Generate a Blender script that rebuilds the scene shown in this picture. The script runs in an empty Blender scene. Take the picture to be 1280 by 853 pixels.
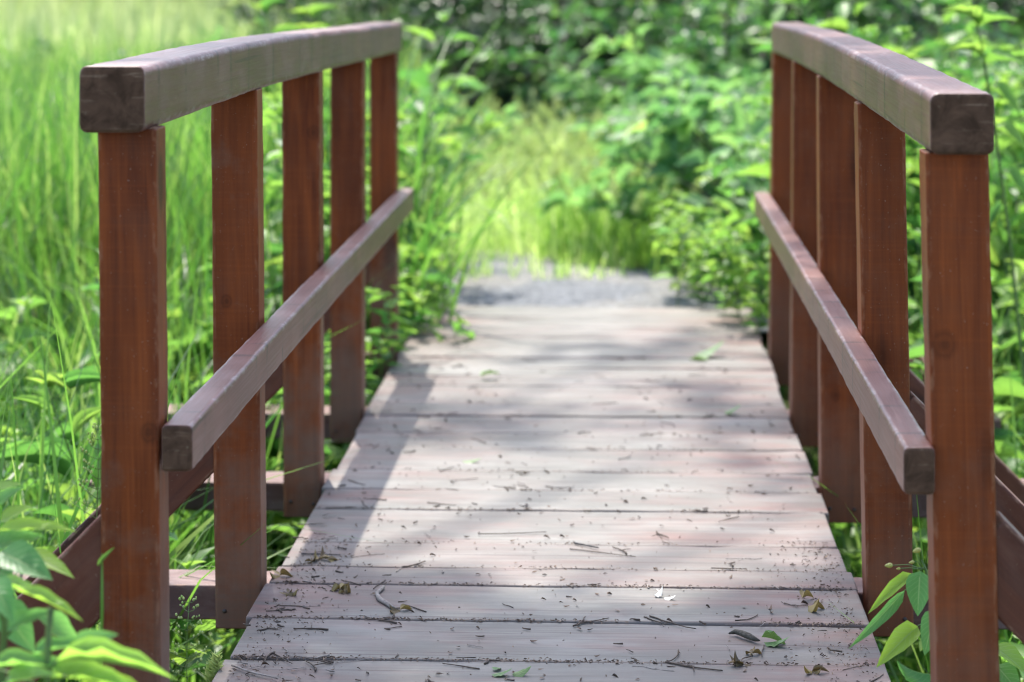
import bpy, bmesh, math, random
import numpy as np
from mathutils import Vector, noise

# ------------------------------------------------------------------ camera, light, exposure
S = bpy.context.scene
COL = S.collection
YAW = 0.045
CAM_Z = 1.16
FPX = 3022.0
cam_d = bpy.data.cameras.new('camera')
cam = bpy.data.objects.new('camera', cam_d); COL.objects.link(cam)
cam.location = (0, 0, CAM_Z)
cam.rotation_euler = (math.radians(90), 0, YAW)
cam_d.sensor_width = 36.0
cam_d.lens = 36.0 * FPX / 1280.0
cam_d.shift_y = -(426.5 + 40.6) / 1280.0
cam_d.clip_start = 0.05
cam_d.clip_end = 800
cam_d.dof.use_dof = True
cam_d.dof.focus_distance = 4.15
cam_d.dof.aperture_fstop = 3.7
S.camera = cam

SUN_V = Vector((-0.15, 0.577, 1.0)).normalized()          # towards the sun
el = math.asin(SUN_V.z)
az = math.atan2(SUN_V.x, SUN_V.y)                          # clockwise from +Y
w = bpy.data.worlds.new('World'); S.world = w; w.use_nodes = True
nt = w.node_tree
sky = nt.nodes.new('ShaderNodeTexSky'); sky.sky_type = 'NISHITA'; sky.sun_disc = False
sky.sun_elevation = el; sky.sun_rotation = az
sky.dust_density = 2.0
bg = nt.nodes['Background']; bg.inputs['Strength'].default_value = 0.15
nt.links.new(sky.outputs['Color'], bg.inputs['Color'])
sun_d = bpy.data.lights.new('sun', 'SUN'); sun_d.energy = 2.2; sun_d.angle = math.radians(0.55)
sun_d.color = (1.0, 0.95, 0.86)
sun = bpy.data.objects.new('sun', sun_d); COL.objects.link(sun)
sun.rotation_euler = SUN_V.to_track_quat('Z', 'Y').to_euler()
S.view_settings.view_transform = 'Standard'; S.view_settings.look = 'None'
S.view_settings.exposure = 1.95; S.view_settings.gamma = 1.0
S.view_settings.use_curve_mapping = False
S.cycles.pixel_filter_type = 'BLACKMAN_HARRIS'; S.cycles.filter_width = 1.15
S.cycles.max_bounces = 8; S.cycles.diffuse_bounces = 4; S.cycles.glossy_bounces = 3
S.cycles.transmission_bounces = 6; S.cycles.transparent_max_bounces = 6
S.cycles.sample_clamp_indirect = 6.0

random.seed(7)
RNG = np.random.default_rng(11)
C_, S_ = math.cos(YAW), math.sin(YAW)

def at(px, y):
    """world x of the sight line through image column px where it is y metres along the bridge"""
    k = (px - 640.0) / FPX
    return y * (k * C_ - S_) / (C_ + k * S_)

def at3(px, py, d):
    """world point on the sight line of an image point, d metres away"""
    r = (px - 640.0) / FPX * d
    return Vector((-d * S_ + r * C_, d * C_ + r * S_, CAM_Z - (py + 40.6) * d / FPX))

# ------------------------------------------------------------------ object helpers
def link(o, parent=None):
    COL.objects.link(o)
    if parent is not None: o.parent = parent
    return o

def tag(o, label=None, cat=None, group=None, kind=None):
    if label: o['label'] = label
    if cat: o['category'] = cat
    if group: o['group'] = group
    if kind: o['kind'] = kind
    return o

def empty(name, loc=(0, 0, 0), rz=0.0):
    o = bpy.data.objects.new(name, None); o.location = loc; o.rotation_euler = (0, 0, rz)
    o.empty_display_size = 0.1
    return link(o)

def raw_mesh(name, V, F, mat, attrs=None, smooth=True):
    """V (n,3) array; F (m,4) int array (quads; -1 in the last column for triangles) """
    V = np.asarray(V, dtype=np.float32); F = np.asarray(F, dtype=np.int32)
    me = bpy.data.meshes.new(name)
    tri = F[:, 3] < 0
    n = len(F)
    tot = np.where(tri, 3, 4).astype(np.int32)
    start = np.concatenate([[0], np.cumsum(tot)[:-1]]).astype(np.int32)
    keep = np.ones((n, 4), bool); keep[:, 3] = ~tri
    loops = F[keep]
    me.vertices.add(len(V)); me.vertices.foreach_set('co', V.ravel())
    me.loops.add(len(loops)); me.loops.foreach_set('vertex_index', loops)
    me.polygons.add(n); me.polygons.foreach_set('loop_start', start)
    me.update(calc_edges=True)
    me.polygons.foreach_set('use_smooth', np.full(n, smooth))
    for k, a in (attrs or {}).items():
        a = np.asarray(a, dtype=np.float32)
        if a.ndim == 1:
            at_ = me.attributes.new(k, 'FLOAT', 'POINT'); at_.data.foreach_set('value', a)
        else:
            at_ = me.attributes.new(k, 'FLOAT_VECTOR', 'POINT'); at_.data.foreach_set('vector', a.ravel())
    me.materials.append(mat)
    me.validate()
    return me

class Bag:
    """collects pieces of geometry that become ONE mesh"""
    def __init__(s): s.V = []; s.F = []; s.A = {}; s.n = 0
    def add(s, V, F, **attrs):
        V = np.asarray(V, float); F = np.asarray(F, int)
        F = np.where(F >= 0, F + s.n, -1)
        s.V.append(V); s.F.append(F); s.n += len(V)
        s.parts = getattr(s, 'parts', []); s.parts.append((len(V), {k: np.asarray(a, float) for k, a in attrs.items()}))
    def joined(s):
        dim = {}
        for n, d in s.parts:
            for k, a in d.items(): dim[k] = a.shape[1:]
        return {k: np.concatenate([d[k] if k in d else np.full((n,) + sh, 0.5 if not sh else 0.0) for n, d in s.parts]) for k, sh in dim.items()}
    def mesh(s, name, mat, smooth=True):
        return raw_mesh(name, np.concatenate(s.V), np.concatenate(s.F), mat,
                        s.joined(), smooth)
    def build(s, name, mat, parent=None, loc=None, smooth=True):
        o = bpy.data.objects.new(name, s.mesh(name, mat, smooth))
        if loc is not None: o.location = loc
        return link(o, parent)

# ------------------------------------------------------------------ timber
def section(hu, hv, r, arc=3):
    pts = []; edge = []
    for qx, qy, a0 in ((1, 1, 0), (-1, 1, 90), (-1, -1, 180), (1, -1, 270)):
        cx, cy = qx * (hu - r), qy * (hv - r)
        s = min(0.003, (min(hu, hv) - r) * 0.5)
        for k in range(arc + 1):
            a = math.radians(a0 + 90.0 * k / arc)
            p = (cx + r * math.cos(a), cy + r * math.sin(a))
            if k == 0:
                t = (-math.sin(a) * -1 * s, math.cos(a) * -1 * s)
                pts.append((p[0] + t[0], p[1] + t[1])); edge.append(0.0)
            pts.append(p); edge.append(1.0)
            if k == arc:
                t = (-math.sin(a) * s, math.cos(a) * s)
                pts.append((p[0] + t[0], p[1] + t[1])); edge.append(0.0)
    return np.array(pts), np.array(edge)

def timber(bag, stations, u_axis, v_axis, hu, hv, r=0.006, wob=0.0006, step=0.06, seed=None, end_r=None):
    """loft a rounded rectangular section along stations [(centre)], one board.  hu, hv may be per-station lists"""
    seed = random.random() * 100 if seed is None else seed
    P = [Vector(p) for p in stations]
    if not isinstance(hu, (list, tuple)): hu = [hu] * len(P)
    if not isinstance(hv, (list, tuple)): hv = [hv] * len(P)
    # resample
    L = [0.0]
    for a, b in zip(P, P[1:]): L.append(L[-1] + (b - a).length)
    T = L[-1]; er = r if end_r is None else end_r
    ss = [0, er * 0.3, er, er + 0.003] + list(np.arange(er + step, T - er - step * 0.5, step)) + [T - er - 0.003, T - er, T - er * 0.3, T]
    u = Vector(u_axis); v = Vector(v_axis)
    rows = []; gco = []; edg = []; endv = []
    sec0, e0 = section(1, 1, 0.1)
    m = len(sec0)
    for s in ss:
        i = max(0, min(len(P) - 2, int(np.searchsorted(L, s, side='right')) - 1))
        t = (s - L[i]) / max(1e-9, L[i + 1] - L[i])
        # smooth interpolation through the stations (Catmull-Rom)
        p0 = P[max(0, i - 1)]; p1 = P[i]; p2 = P[i + 1]; p3 = P[min(len(P) - 1, i + 2)]
        if len(P) > 2:
            c = 0.5 * ((2 * p1) + (p2 - p0) * t + (2 * p0 - 5 * p1 + 4 * p2 - p3) * t * t + (3 * p1 - p0 - 3 * p2 + p3) * t ** 3)
        else:
            c = p1.lerp(p2, t)
        a = hu[i] * (1 - t) + hu[i + 1] * t; b = hv[i] * (1 - t) + hv[i + 1] * t
        de = min(s, T - s)
        sh = 0.0 if de >= er else er - math.sqrt(max(0.0, er * er - (er - de) ** 2))
        sec, e = section(a - sh, b - sh, min(r, a - sh - 0.001, b - sh - 0.001))
        for k in range(m):
            q = c + u * sec[k, 0] + v * sec[k, 1]
            if wob:
                n1 = noise.noise(Vector((s * 4 + seed, sec[k, 0] * 14, sec[k, 1] * 14)))
                n2 = noise.noise(Vector((s * 40 + seed, sec[k, 0] * 60, sec[k, 1] * 60 + 5))) * (0.5 + 1.3 * e[k])
                nv = (u * sec[k, 0] / a + v * sec[k, 1] / b)
                q = q + nv * wob * (n1 + n2)
            rows.append(q); gco.append((sec[k, 0] + seed * 1.7, sec[k, 1] + seed * 0.9, s)); edg.append(e[k] if de > er else 0.5); endv.append(max(0.0, min(1.0, (er - de) / er * 2.0)) if de < er else 0.0)
    n = len(ss)
    F = []
    for i in range(n - 1):
        for k in range(m):
            k2 = (k + 1) % m
            F.append((i * m + k, i * m + k2, (i + 1) * m + k2, (i + 1) * m + k))
    base = len(rows)
    # end caps: fans with own vertices so that they shade flat, flagged as end grain
    for row, flip in ((0, True), (n - 1, False)):
        ctr = sum((rows[row * m + k] for k in range(m)), Vector()) / m
        ids = []
        for k in range(m):
            rows.append(rows[row * m + k].copy()); gco.append((gco[row * m + k][0], gco[row * m + k][1], 0 if flip else T)); edg.append(0.0); endv.append(1.0); ids.append(len(rows) - 1)
        rows.append(ctr); gco.append((seed * 1.7, seed * 0.9, 0 if flip else T)); edg.append(0.0); endv.append(1.0); c_id = len(rows) - 1
        for k in range(m):
            a_, b_ = ids[k], ids[(k + 1) % m]
            F.append((b_, a_, c_id, -1) if flip else (a_, b_, c_id, -1))
    F = np.array(F)
    # orientation
    if u.cross(v).dot(P[-1] - P[0]) < 0:
        F = np.array([(f[2], f[1], f[0], -1) if f[3] < 0 else (f[3], f[2], f[1], f[0]) for f in F])
    bag.add([tuple(p) for p in rows], F, gco=np.array(gco), edge=np.array(edg), endg=np.array(endv),
            prand=np.full(len(rows), (seed * 7.31) % 1.0))

# ------------------------------------------------------------------ materials
class NB:
    def __init__(s, name):
        s.m = bpy.data.materials.new(name); s.m.use_nodes = True
        s.t = s.m.node_tree; s.N = s.t.nodes; s.P = s.N['Principled BSDF']; s.out = s.N['Material Output']
    def n(s, typ, **kw):
        x = s.N.new(typ)
        for k, v in kw.items(): setattr(x, k, v)
        return x
    def l(s, a, b): s.t.links.new(a, b)
    def val(s, x, inp):
        if hasattr(x, 'is_linked'): s.l(x, inp)
        else: inp.default_value = x
    def attr(s, name, out='Fac'):
        a = s.n('ShaderNodeAttribute'); a.attribute_name = name; return a.outputs[out]
    def scale(s, vec, sc, off=(0, 0, 0)):
        m = s.n('ShaderNodeMapping'); s.l(vec, m.inputs['Vector']); m.inputs['Scale'].default_value = sc; m.inputs['Location'].default_value = off
        return m.outputs[0]
    def noise(s, vec, sc=5, det=4, rough=0.55, dist=0.0):
        x = s.n('ShaderNodeTexNoise'); s.l(vec, x.inputs['Vector']); x.inputs['Scale'].default_value = sc
        x.inputs['Detail'].default_value = det; x.inputs['Roughness'].default_value = rough; x.inputs['Distortion'].default_value = dist
        return x.outputs['Fac']
    def ramp(s, fac, stops):
        r = s.n('ShaderNodeValToRGB'); s.val(fac, r.inputs[0])
        e = r.color_ramp.elements
        while len(e) < len(stops): e.new(0.5)
        for el_, (p, c) in zip(e, stops):
            el_.position = p; el_.color = (c, c, c, 1) if not isinstance(c, tuple) else (*c, 1)
        return r.outputs[0]
    def mix(s, fac, a, b, mode='MIX'):
        x = s.n('ShaderNodeMix', data_type='RGBA', blend_type=mode); x.clamp_factor = True
        s.val(fac, x.inputs[0])
        for v, i in ((a, 6), (b, 7)):
            if isinstance(v, tuple): x.inputs[i].default_value = (*v, 1)
            else: s.l(v, x.inputs[i])
        return x.outputs[2]
    def math(s, op, a, b=0.0, c=None):
        x = s.n('ShaderNodeMath', operation=op); s.val(a, x.inputs[0]); s.val(b, x.inputs[1])
        if c is not None: s.val(c, x.inputs[2])
        return x.outputs[0]
    def bump(s, h, st=0.3, dist=0.002):
        b = s.n('ShaderNodeBump'); b.inputs['Strength'].default_value = st; b.inputs['Distance'].default_value = dist
        s.l(h, b.inputs['Height']); s.l(b.outputs[0], s.P.inputs['Normal']); return b.outputs[0]

KNOTS = [(at(px_, y_), y_, z_, r_) for px_, y_, z_, r_ in ((186, 3.52, 0.478, 0.015), (1180, 3.52, 0.615, 0.021), (284, 4.535, 0.53, 0.013), (392, 5.46, 0.785, 0.016), (1045, 5.46, 0.2, 0.014))]
def stained_wood(name, dark, light, grime, rough=0.36, knots=True, grime_amt=0.5, edge_col=(0.30, 0.17, 0.11), spec=0.35, seams=False, dirt=False):
    b = NB(name)
    g = b.attr('gco', 'Vector'); pr = b.attr('prand')
    fine = b.noise(b.scale(g, (1, 1, 0.022)), 260, 5, 0.62, 0.25)
    mid = b.noise(b.scale(g, (1, 1, 0.06)), 42, 4, 0.55, 1.2)
    big = b.noise(b.scale(g, (1, 1, 0.35)), 7, 3, 0.5)
    f = b.math('ADD', b.math('MULTIPLY', fine, 0.35), b.math('MULTIPLY', mid, 0.65))
    col = b.mix(b.ramp(f, [(0.33, 0.0), (0.66, 1.0)]), dark, light)
    stk = b.noise(b.scale(g, (1, 1, 0.012)), 130, 3, 0.6, 0.15)
    col = b.mix(b.ramp(stk, [(0.58, 0.0), (0.76, 0.35)]), col, tuple(min(1, c * 1.4) for c in light))
    col = b.mix(b.ramp(stk, [(0.28, 0.4), (0.42, 0.0)]), col, tuple(c * 0.6 for c in dark))
    col = b.mix(b.ramp(big, [(0.35, 0.65), (0.62, 0.0)]), col, tuple(c * 0.62 for c in dark))
    col = b.mix(b.math('MULTIPLY', b.math('SUBTRACT', pr, 0.5), 0.5), col, light)
    if knots:
        vo = b.n('ShaderNodeTexVoronoi'); b.l(b.scale(g, (9, 9, 3.1)), vo.inputs['Vector']); vo.inputs['Scale'].default_value = 1.0
        kd = b.ramp(vo.outputs['Distance'], [(0.12, 1.0), (0.22, 0.0)])
        col = b.mix(b.math('MULTIPLY', kd, 0.75), col, tuple(c * 0.3 for c in dark))
    # weather-grey film and dust in patches of its own
    film = b.noise(b.scale(g, (1, 1, 0.5)), 16, 6, 0.65, 0.8)
    col = b.mix(b.math('MULTIPLY', b.ramp(film, [(0.46, 0.0), (0.72, 1.0)]), grime_amt), col, grime)
    sp = b.noise(g, 330, 2, 0.5)
    col = b.mix(b.ramp(sp, [(0.735, 0.0), (0.77, 0.75)]), col, (0.42, 0.35, 0.29))
    en = b.noise(b.scale(g, (1, 1, 0.4)), 90, 4, 0.6)
    ew = b.math('MULTIPLY', b.attr('edge'), b.ramp(en, [(0.50, 0.0), (0.64, 0.7)]))
    col = b.mix(ew, col, edge_col)
    if dirt:
        tcx = b.n('ShaderNodeTexCoord'); wp = tcx.outputs['Object']
        for (kx, ky, kz, kr) in KNOTS:
            dv = b.n('ShaderNodeVectorMath', operation='DISTANCE'); b.l(b.scale(wp, (1, 1, 0.8)), dv.inputs[0]); dv.inputs[1].default_value = (kx, ky, kz * 0.8)
            dd = b.math('ADD', b.math('DIVIDE', dv.outputs['Value'], kr), b.math('MULTIPLY', b.math('SUBTRACT', mid, 0.5), 0.7))
            col = b.mix(b.ramp(dd, [(0.25, 0.55), (0.50, 0.25), (0.68, 0.40), (1.0, 0.0)]), col, tuple(c * 0.30 for c in dark))
        sz = b.n('ShaderNodeSeparateXYZ'); b.l(wp, sz.inputs[0])
        low = b.n('ShaderNodeMapRange'); b.l(sz.outputs['Z'], low.inputs[0]); low.inputs[1].default_value = 0.55; low.inputs[2].default_value = -0.05
        dn = b.math('ADD', b.math('MULTIPLY', low.outputs[0], 0.42), b.noise(wp, 7, 6, 0.65))
        col = b.mix(b.math('MULTIPLY', b.ramp(dn, [(0.60, 0.0), (0.90, 0.65)]), b.ramp(sz.outputs['X'], [(0.0, 1.0), (0.3, 0.45)])), col, (0.17, 0.115, 0.085))
        saw = b.noise(b.scale(g, (3, 3, 190)), 1.0, 2, 0.5)
        col = b.mix(b.ramp(saw, [(0.5, 0.0), (0.75, 0.12)]), col, tuple(min(1, c * 1.35) for c in light))
    if seams:
        sx = b.n('ShaderNodeSeparateXYZ'); b.l(g, sx.inputs[0])
        cv = b.n('ShaderNodeCombineXYZ'); b.l(sx.outputs['Z'], cv.inputs['Z']); b.l(sx.outputs['X'], cv.inputs['X'])
        wob_ = b.noise(b.scale(g, (1, 1, 0.6)), 22, 3, 0.6)
        vs = b.n('ShaderNodeTexVoronoi'); vs.voronoi_dimensions = '1D'; vs.feature = 'DISTANCE_TO_EDGE'
        b.l(b.math('ADD', b.math('MULTIPLY', sx.outputs['Z'], 5.0), b.math('MULTIPLY', wob_, 0.10)), vs.inputs['W']); vs.inputs['Scale'].default_value = 1.0
        ln = b.ramp(vs.outputs['Distance'], [(0.012, 1.0), (0.07, 0.0)])
        pt = b.ramp(b.noise(b.scale(g, (1, 1, 1.2)), 18, 4, 0.65), [(0.42, 0.1), (0.56, 0.9)])
        col = b.mix(b.math('MULTIPLY', ln, pt), col, tuple(c * 0.30 for c in dark))
        chip = b.ramp(b.noise(b.scale(g, (1, 1, 0.45)), 55, 5, 0.7, 0.5), [(0.665, 0.0), (0.70, 0.7)])
        col = b.mix(chip, col, (0.34, 0.24, 0.19))
        hair = b.ramp(b.noise(b.scale(g, (1, 1, 0.016)), 95, 2, 0.4, 0.3), [(0.69, 0.0), (0.715, 0.8)])
        col = b.mix(hair, col, tuple(c * 0.28 for c in dark))
        tone = b.ramp(b.noise(b.scale(g, (0.1, 0.1, 1)), 6, 2, 0.5), [(0.40, 0.35), (0.60, 0.0)])
        col = b.mix(tone, col, tuple(c * 0.75 for c in dark))
    # end grain: dark thirsty wood with slanting saw scratches and pale nicks
    eg = b.noise(b.scale(g, (1, 1, 0)), 26, 5, 0.65, 0.6)
    ecol = b.mix(b.ramp(eg, [(0.35, 0.0), (0.65, 1.0)]), (0.052, 0.028, 0.017), (0.125, 0.068, 0.043))
    rot = b.n('ShaderNodeMapping'); b.l(g, rot.inputs['Vector']); rot.inputs['Rotation'].default_value = (0, 0, 0.9); rot.inputs['Scale'].default_value = (14, 150, 0)
    scr = b.noise(rot.outputs[0], 1.0, 3, 0.6, 0.4)
    ecol = b.mix(b.math('MULTIPLY', b.ramp(scr, [(0.58, 0.0), (0.68, 0.7)]), b.ramp(eg, [(0.42, 0.0), (0.58, 1.0)])), ecol, (0.24, 0.16, 0.11))
    ecol = b.mix(b.ramp(b.noise(g, 70, 3, 0.6), [(0.68, 0.0), (0.76, 0.6)]), ecol, (0.30, 0.24, 0.17))
    col = b.mix(b.attr('endg'), col, ecol)
    b.l(col, b.P.inputs['Base Color'])
    rr = b.math('ADD', b.math('ADD', b.math('MULTIPLY', fine, 0.25), rough - 0.1), b.math('MULTIPLY', b.attr('endg'), 0.3))
    b.l(b.math('ADD', rr, b.math('MULTIPLY', film, 0.12)), b.P.inputs['Roughness'])
    b.l(b.math('MULTIPLY', b.math('SUBTRACT', 1.0, b.math('MULTIPLY', b.attr('endg'), 0.85)), spec), b.P.inputs['Specular IOR Level'])
    h = b.math('ADD', b.math('MULTIPLY', fine, 0.5), b.math('MULTIPLY', film, 0.6))
    b.bump(h, 0.35, 0.0012)
    return b.m

M = {}
M['post'] = stained_wood('red_brown_stained_wood', (0.108, 0.020, 0.0048), (0.265, 0.058, 0.0105), (0.15, 0.062, 0.034), 0.40, True, 0.25, (0.27, 0.11, 0.055), dirt=True, spec=0.22)
M['rail'] = stained_wood('worn_brown_painted_wood', (0.118, 0.039, 0.029), (0.188, 0.070, 0.055), (0.245, 0.128, 0.108), 0.32, False, 0.45, (0.30, 0.23, 0.20), seams=True, spec=0.6)
M['brace'] = stained_wood('dark_stained_wood', (0.085, 0.022, 0.012), (0.15, 0.042, 0.020), (0.19, 0.10, 0.075), 0.45, True, 0.35)
M['beam'] = stained_wood('weathered_beam_wood', (0.11, 0.052, 0.044), (0.19, 0.105, 0.092), (0.25, 0.18, 0.165), 0.5, False, 0.6)

def deck_material():
    b = NB('weathered_deck_wood')
    g = b.attr('gco', 'Vector'); pr = b.attr('prand')
    fine = b.noise(b.scale(g, (1, 1, 0.02)), 240, 6, 0.65, 0.3)
    mid = b.noise(b.scale(g, (1, 1, 0.05)), 48, 5, 0.6, 1.0)
    blot = b.noise(b.scale(g, (1, 1, 0.3)), 10, 5, 0.6, 0.6)
    f = b.math('ADD', b.math('MULTIPLY', fine, 0.4), b.math('MULTIPLY', mid, 0.6))
    col = b.mix(b.ramp(f, [(0.36, 0.0), (0.64, 1.0)]), (0.066, 0.060, 0.052), (0.195, 0.182, 0.160))
    # what is left of the red stain, in patches and more on some planks and towards their ends
    tc = b.n('ShaderNodeTexCoord')
    red = b.noise(b.scale(tc.outputs['Object'], (0.8, 2.2, 1), (3.1, 0.4, 0)), 2.6, 6, 0.68, 0.6)
    sx = b.n('ShaderNodeSeparateXYZ'); b.l(tc.outputs['Object'], sx.inputs[0])
    side = b.math('ABSOLUTE', b.math('ADD', sx.outputs['X'], 0.15))
    rf = b.math('ADD', b.math('ADD', red, b.math('MULTIPLY', side, 0.42)), b.math('MULTIPLY', pr, 0.16))
    rf = b.ramp(rf, [(0.57, 0.0), (0.88, 1.0)])
    col = b.mix(b.math('MULTIPLY', rf, 0.9), col, b.mix(f, (0.110, 0.046, 0.037), (0.200, 0.100, 0.084)))
    col = b.mix(b.ramp(blot, [(0.42, 0.7), (0.56, 0.0)]), col, (0.10, 0.098, 0.086))
    # grey dusty wear in the walked middle
    pale = b.noise(b.scale(tc.outputs['Object'], (1, 2.5, 1), (0, 7, 0)), 3.0, 5, 0.6)
    col = b.mix(b.ramp(pale, [(0.47, 0.0), (0.75, 0.6)]), col, (0.265, 0.254, 0.230))
    col = b.mix(b.math('MULTIPLY', b.math('SUBTRACT', pr, 0.35), 0.6), col, (0.095, 0.082, 0.074))
    sp = b.noise(g, 300, 2, 0.5)
    col = b.mix(b.ramp(sp, [(0.70, 0.0), (0.75, 0.8)]), col, (0.09, 0.065, 0.05))
    # cracks along the grain
    ck = b.noise(b.scale(g, (1, 1, 0.012)), 120, 2, 0.4, 0.2)
    ckm = b.ramp(ck, [(0.675, 0.0), (0.70, 0.85)])
    col = b.mix(ckm, col, (0.07, 0.05, 0.045))
    col = b.mix(b.math('MULTIPLY', b.attr('edge'), 0.5), col, (0.13, 0.10, 0.085))
    b.l(col, b.P.inputs['Base Color'])
    b.l(b.math('ADD', b.math('MULTIPLY', fine, 0.2), 0.48), b.P.inputs['Roughness'])
    b.P.inputs['Specular IOR Level'].default_value = 0.4
    b.bump(b.math('SUBTRACT', b.math('ADD', b.math('MULTIPLY', fine, 0.6), blot), ckm), 0.4, 0.0015)
    return b.m
M['deck'] = deck_material()

def leaf_material(name, stops, trans_gain=1.9, trans=0.45, rough=0.38, veins=False, spec=0.5):
    """thin leaf: reflecting and letting light through; tint varies leaf by leaf"""
    b = NB(name)
    t = b.attr('tint')
    n = len(stops)
    col = b.ramp(t, [(i / (n - 1), c) for i, c in enumerate(stops)])
    if veins:
        lt = b.attr('lt', 'Vector'); sp = b.n('ShaderNodeSeparateXYZ'); b.l(lt, sp.inputs[0])
        ab = b.math('ABSOLUTE', sp.outputs['Y'])
        ph = b.math('SUBTRACT', b.math('MULTIPLY', sp.outputs['X'], 8.0), b.math('MULTIPLY', ab, 2.4))
        fr = b.math('ABSOLUTE', b.math('SUBTRACT', b.math('FRACT', ph), 0.5))
        vein = b.ramp(fr, [(0.0, 1.0), (0.12, 0.0)])
        midv = b.ramp(ab, [(0.02, 1.0), (0.08, 0.0)])
        vv = b.math('MAXIMUM', b.math('MULTIPLY', vein, 0.5), midv)
        col2 = b.mix(b.math('MULTIPLY', vv, 0.6), col, (0.30, 0.42, 0.18))
        b.bump(vv, 0.5, 0.002)
    else:
        col2 = col
    b.l(col2, b.P.inputs['Base Color'])
    b.P.inputs['Roughness'].default_value = rough; b.l(b.math('MULTIPLY', b.math('SUBTRACT', 1.0, b.math('MULTIPLY', b.attr('endg'), 0.85)), spec), b.P.inputs['Specular IOR Level'])
    tr = b.n('ShaderNodeBsdfTranslucent')
    g = b.n('ShaderNodeVectorMath', operation='MULTIPLY'); b.l(col2, g.inputs[0]); g.inputs[1].default_value = (trans_gain * 1.08, trans_gain * 1.08, trans_gain * 0.74)
    b.l(g.outputs[0], tr.inputs['Color'])
    mx = b.n('ShaderNodeMixShader'); mx.inputs[0].default_value = trans
    b.l(b.P.outputs[0], mx.inputs[1]); b.l(tr.outputs[0], mx.inputs[2]); b.l(mx.outputs[0], b.out.inputs['Surface'])
    return b.m

M['grass'] = leaf_material('green_grass', [(0.028, 0.088, 0.020), (0.058, 0.148, 0.028), (0.115, 0.230, 0.045), (0.21, 0.30, 0.10)], 1.9, 0.5, 0.36, spec=0.5)
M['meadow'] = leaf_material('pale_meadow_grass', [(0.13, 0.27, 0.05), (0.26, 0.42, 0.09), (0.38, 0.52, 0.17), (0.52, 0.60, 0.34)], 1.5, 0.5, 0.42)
M['pale'] = leaf_material('sun_paled_grass', [(0.20, 0.35, 0.09), (0.34, 0.47, 0.17), (0.50, 0.58, 0.30), (0.62, 0.65, 0.44)], 1.4, 0.5, 0.42)  # glare of the sunlit far field is put into these pale colours
M['herb'] = leaf_material('herb_leaves', [(0.042, 0.130, 0.040), (0.078, 0.195, 0.048), (0.14, 0.26, 0.055), (0.22, 0.33, 0.075)], 2.0, 0.45, 0.45, spec=0.35)
M['balsam'] = leaf_material('balsam_leaves', [(0.085, 0.23, 0.075), (0.13, 0.29, 0.075), (0.26, 0.40, 0.05)], 2.0, 0.5, 0.40, veins=True)
M['shrub'] = leaf_material('shrub_leaves', [(0.024, 0.085, 0.030), (0.046, 0.13, 0.040), (0.09, 0.19, 0.050), (0.15, 0.25, 0.055)], 1.9, 0.4, 0.42)
M['paleshrub'] = leaf_material('pale_shrub_leaves', [(0.055, 0.145, 0.058), (0.105, 0.22, 0.085), (0.17, 0.30, 0.105), (0.24, 0.36, 0.10)], 1.9, 0.46, 0.52, spec=0.3)
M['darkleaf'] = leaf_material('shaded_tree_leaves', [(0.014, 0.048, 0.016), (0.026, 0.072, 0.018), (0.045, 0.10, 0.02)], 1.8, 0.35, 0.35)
M['seed'] = leaf_material('seed_heads', [(0.36, 0.44, 0.17), (0.48, 0.54, 0.26), (0.30, 0.42, 0.12)], 1.4, 0.35, 0.6)
M['drygrass'] = leaf_material('dry_grass', [(0.20, 0.15, 0.08), (0.32, 0.25, 0.14)], 1.3, 0.3, 0.6)
M['bud'] = leaf_material('yellow_buds', [(0.45, 0.45, 0.10), (0.55, 0.52, 0.2)], 1.2, 0.35, 0.5)

def simple(name, c0, c1, sc=30, rough=0.7, spec=0.3, bump=0.3):
    b = NB(name); tc = b.n('ShaderNodeTexCoord'); f = b.noise(tc.outputs['Object'], sc, 5, 0.6)
    b.l(b.mix(b.ramp(f, [(0.3, 0.0), (0.7, 1.0)]), c0, c1), b.P.inputs['Base Color'])
    b.P.inputs['Roughness'].default_value = rough; b.l(b.math('MULTIPLY', b.math('SUBTRACT', 1.0, b.math('MULTIPLY', b.attr('endg'), 0.85)), spec), b.P.inputs['Specular IOR Level'])
    if bump: b.bump(f, bump, 0.004)
    return b.m
M['stem'] = simple('green_stem', (0.06, 0.12, 0.025), (0.12, 0.19, 0.04), 40, 0.45, 0.4)
M['bark'] = simple('tree_bark', (0.035, 0.028, 0.02), (0.12, 0.10, 0.08), 14, 0.9, 0.2, 0.8)
M['twig'] = simple('dry_twig_bark', (0.035, 0.025, 0.02), (0.11, 0.08, 0.06), 120, 0.75)
M['paletwig'] = simple('pale_bare_twig', (0.16, 0.13, 0.11), (0.32, 0.28, 0.25), 120, 0.7)
M['darktwig'] = simple('blackened_twig', (0.012, 0.014, 0.018), (0.035, 0.035, 0.04), 120, 0.55)
M['bolt'] = simple('rusty_bolt', (0.03, 0.02, 0.015), (0.08, 0.05, 0.035), 200, 0.5, 0.5)
M['petal'] = simple('white_petal', (0.55, 0.54, 0.48), (0.72, 0.71, 0.66), 80, 0.6)
M['deadleaf'] = leaf_material('dead_leaf', [(0.10, 0.065, 0.03), (0.17, 0.12, 0.05), (0.25, 0.19, 0.07)], 1.0, 0.2, 0.6)
M['fallen_green'] = leaf_material('fallen_green_leaf', [(0.09, 0.19, 0.06), (0.13, 0.22, 0.07)], 1.2, 0.25, 0.5, veins=True)
M['crumb'] = leaf_material('bark_crumbs', [(0.06, 0.038, 0.025), (0.15, 0.095, 0.062), (0.28, 0.20, 0.14)], 1.0, 0.0, 0.8)

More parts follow.
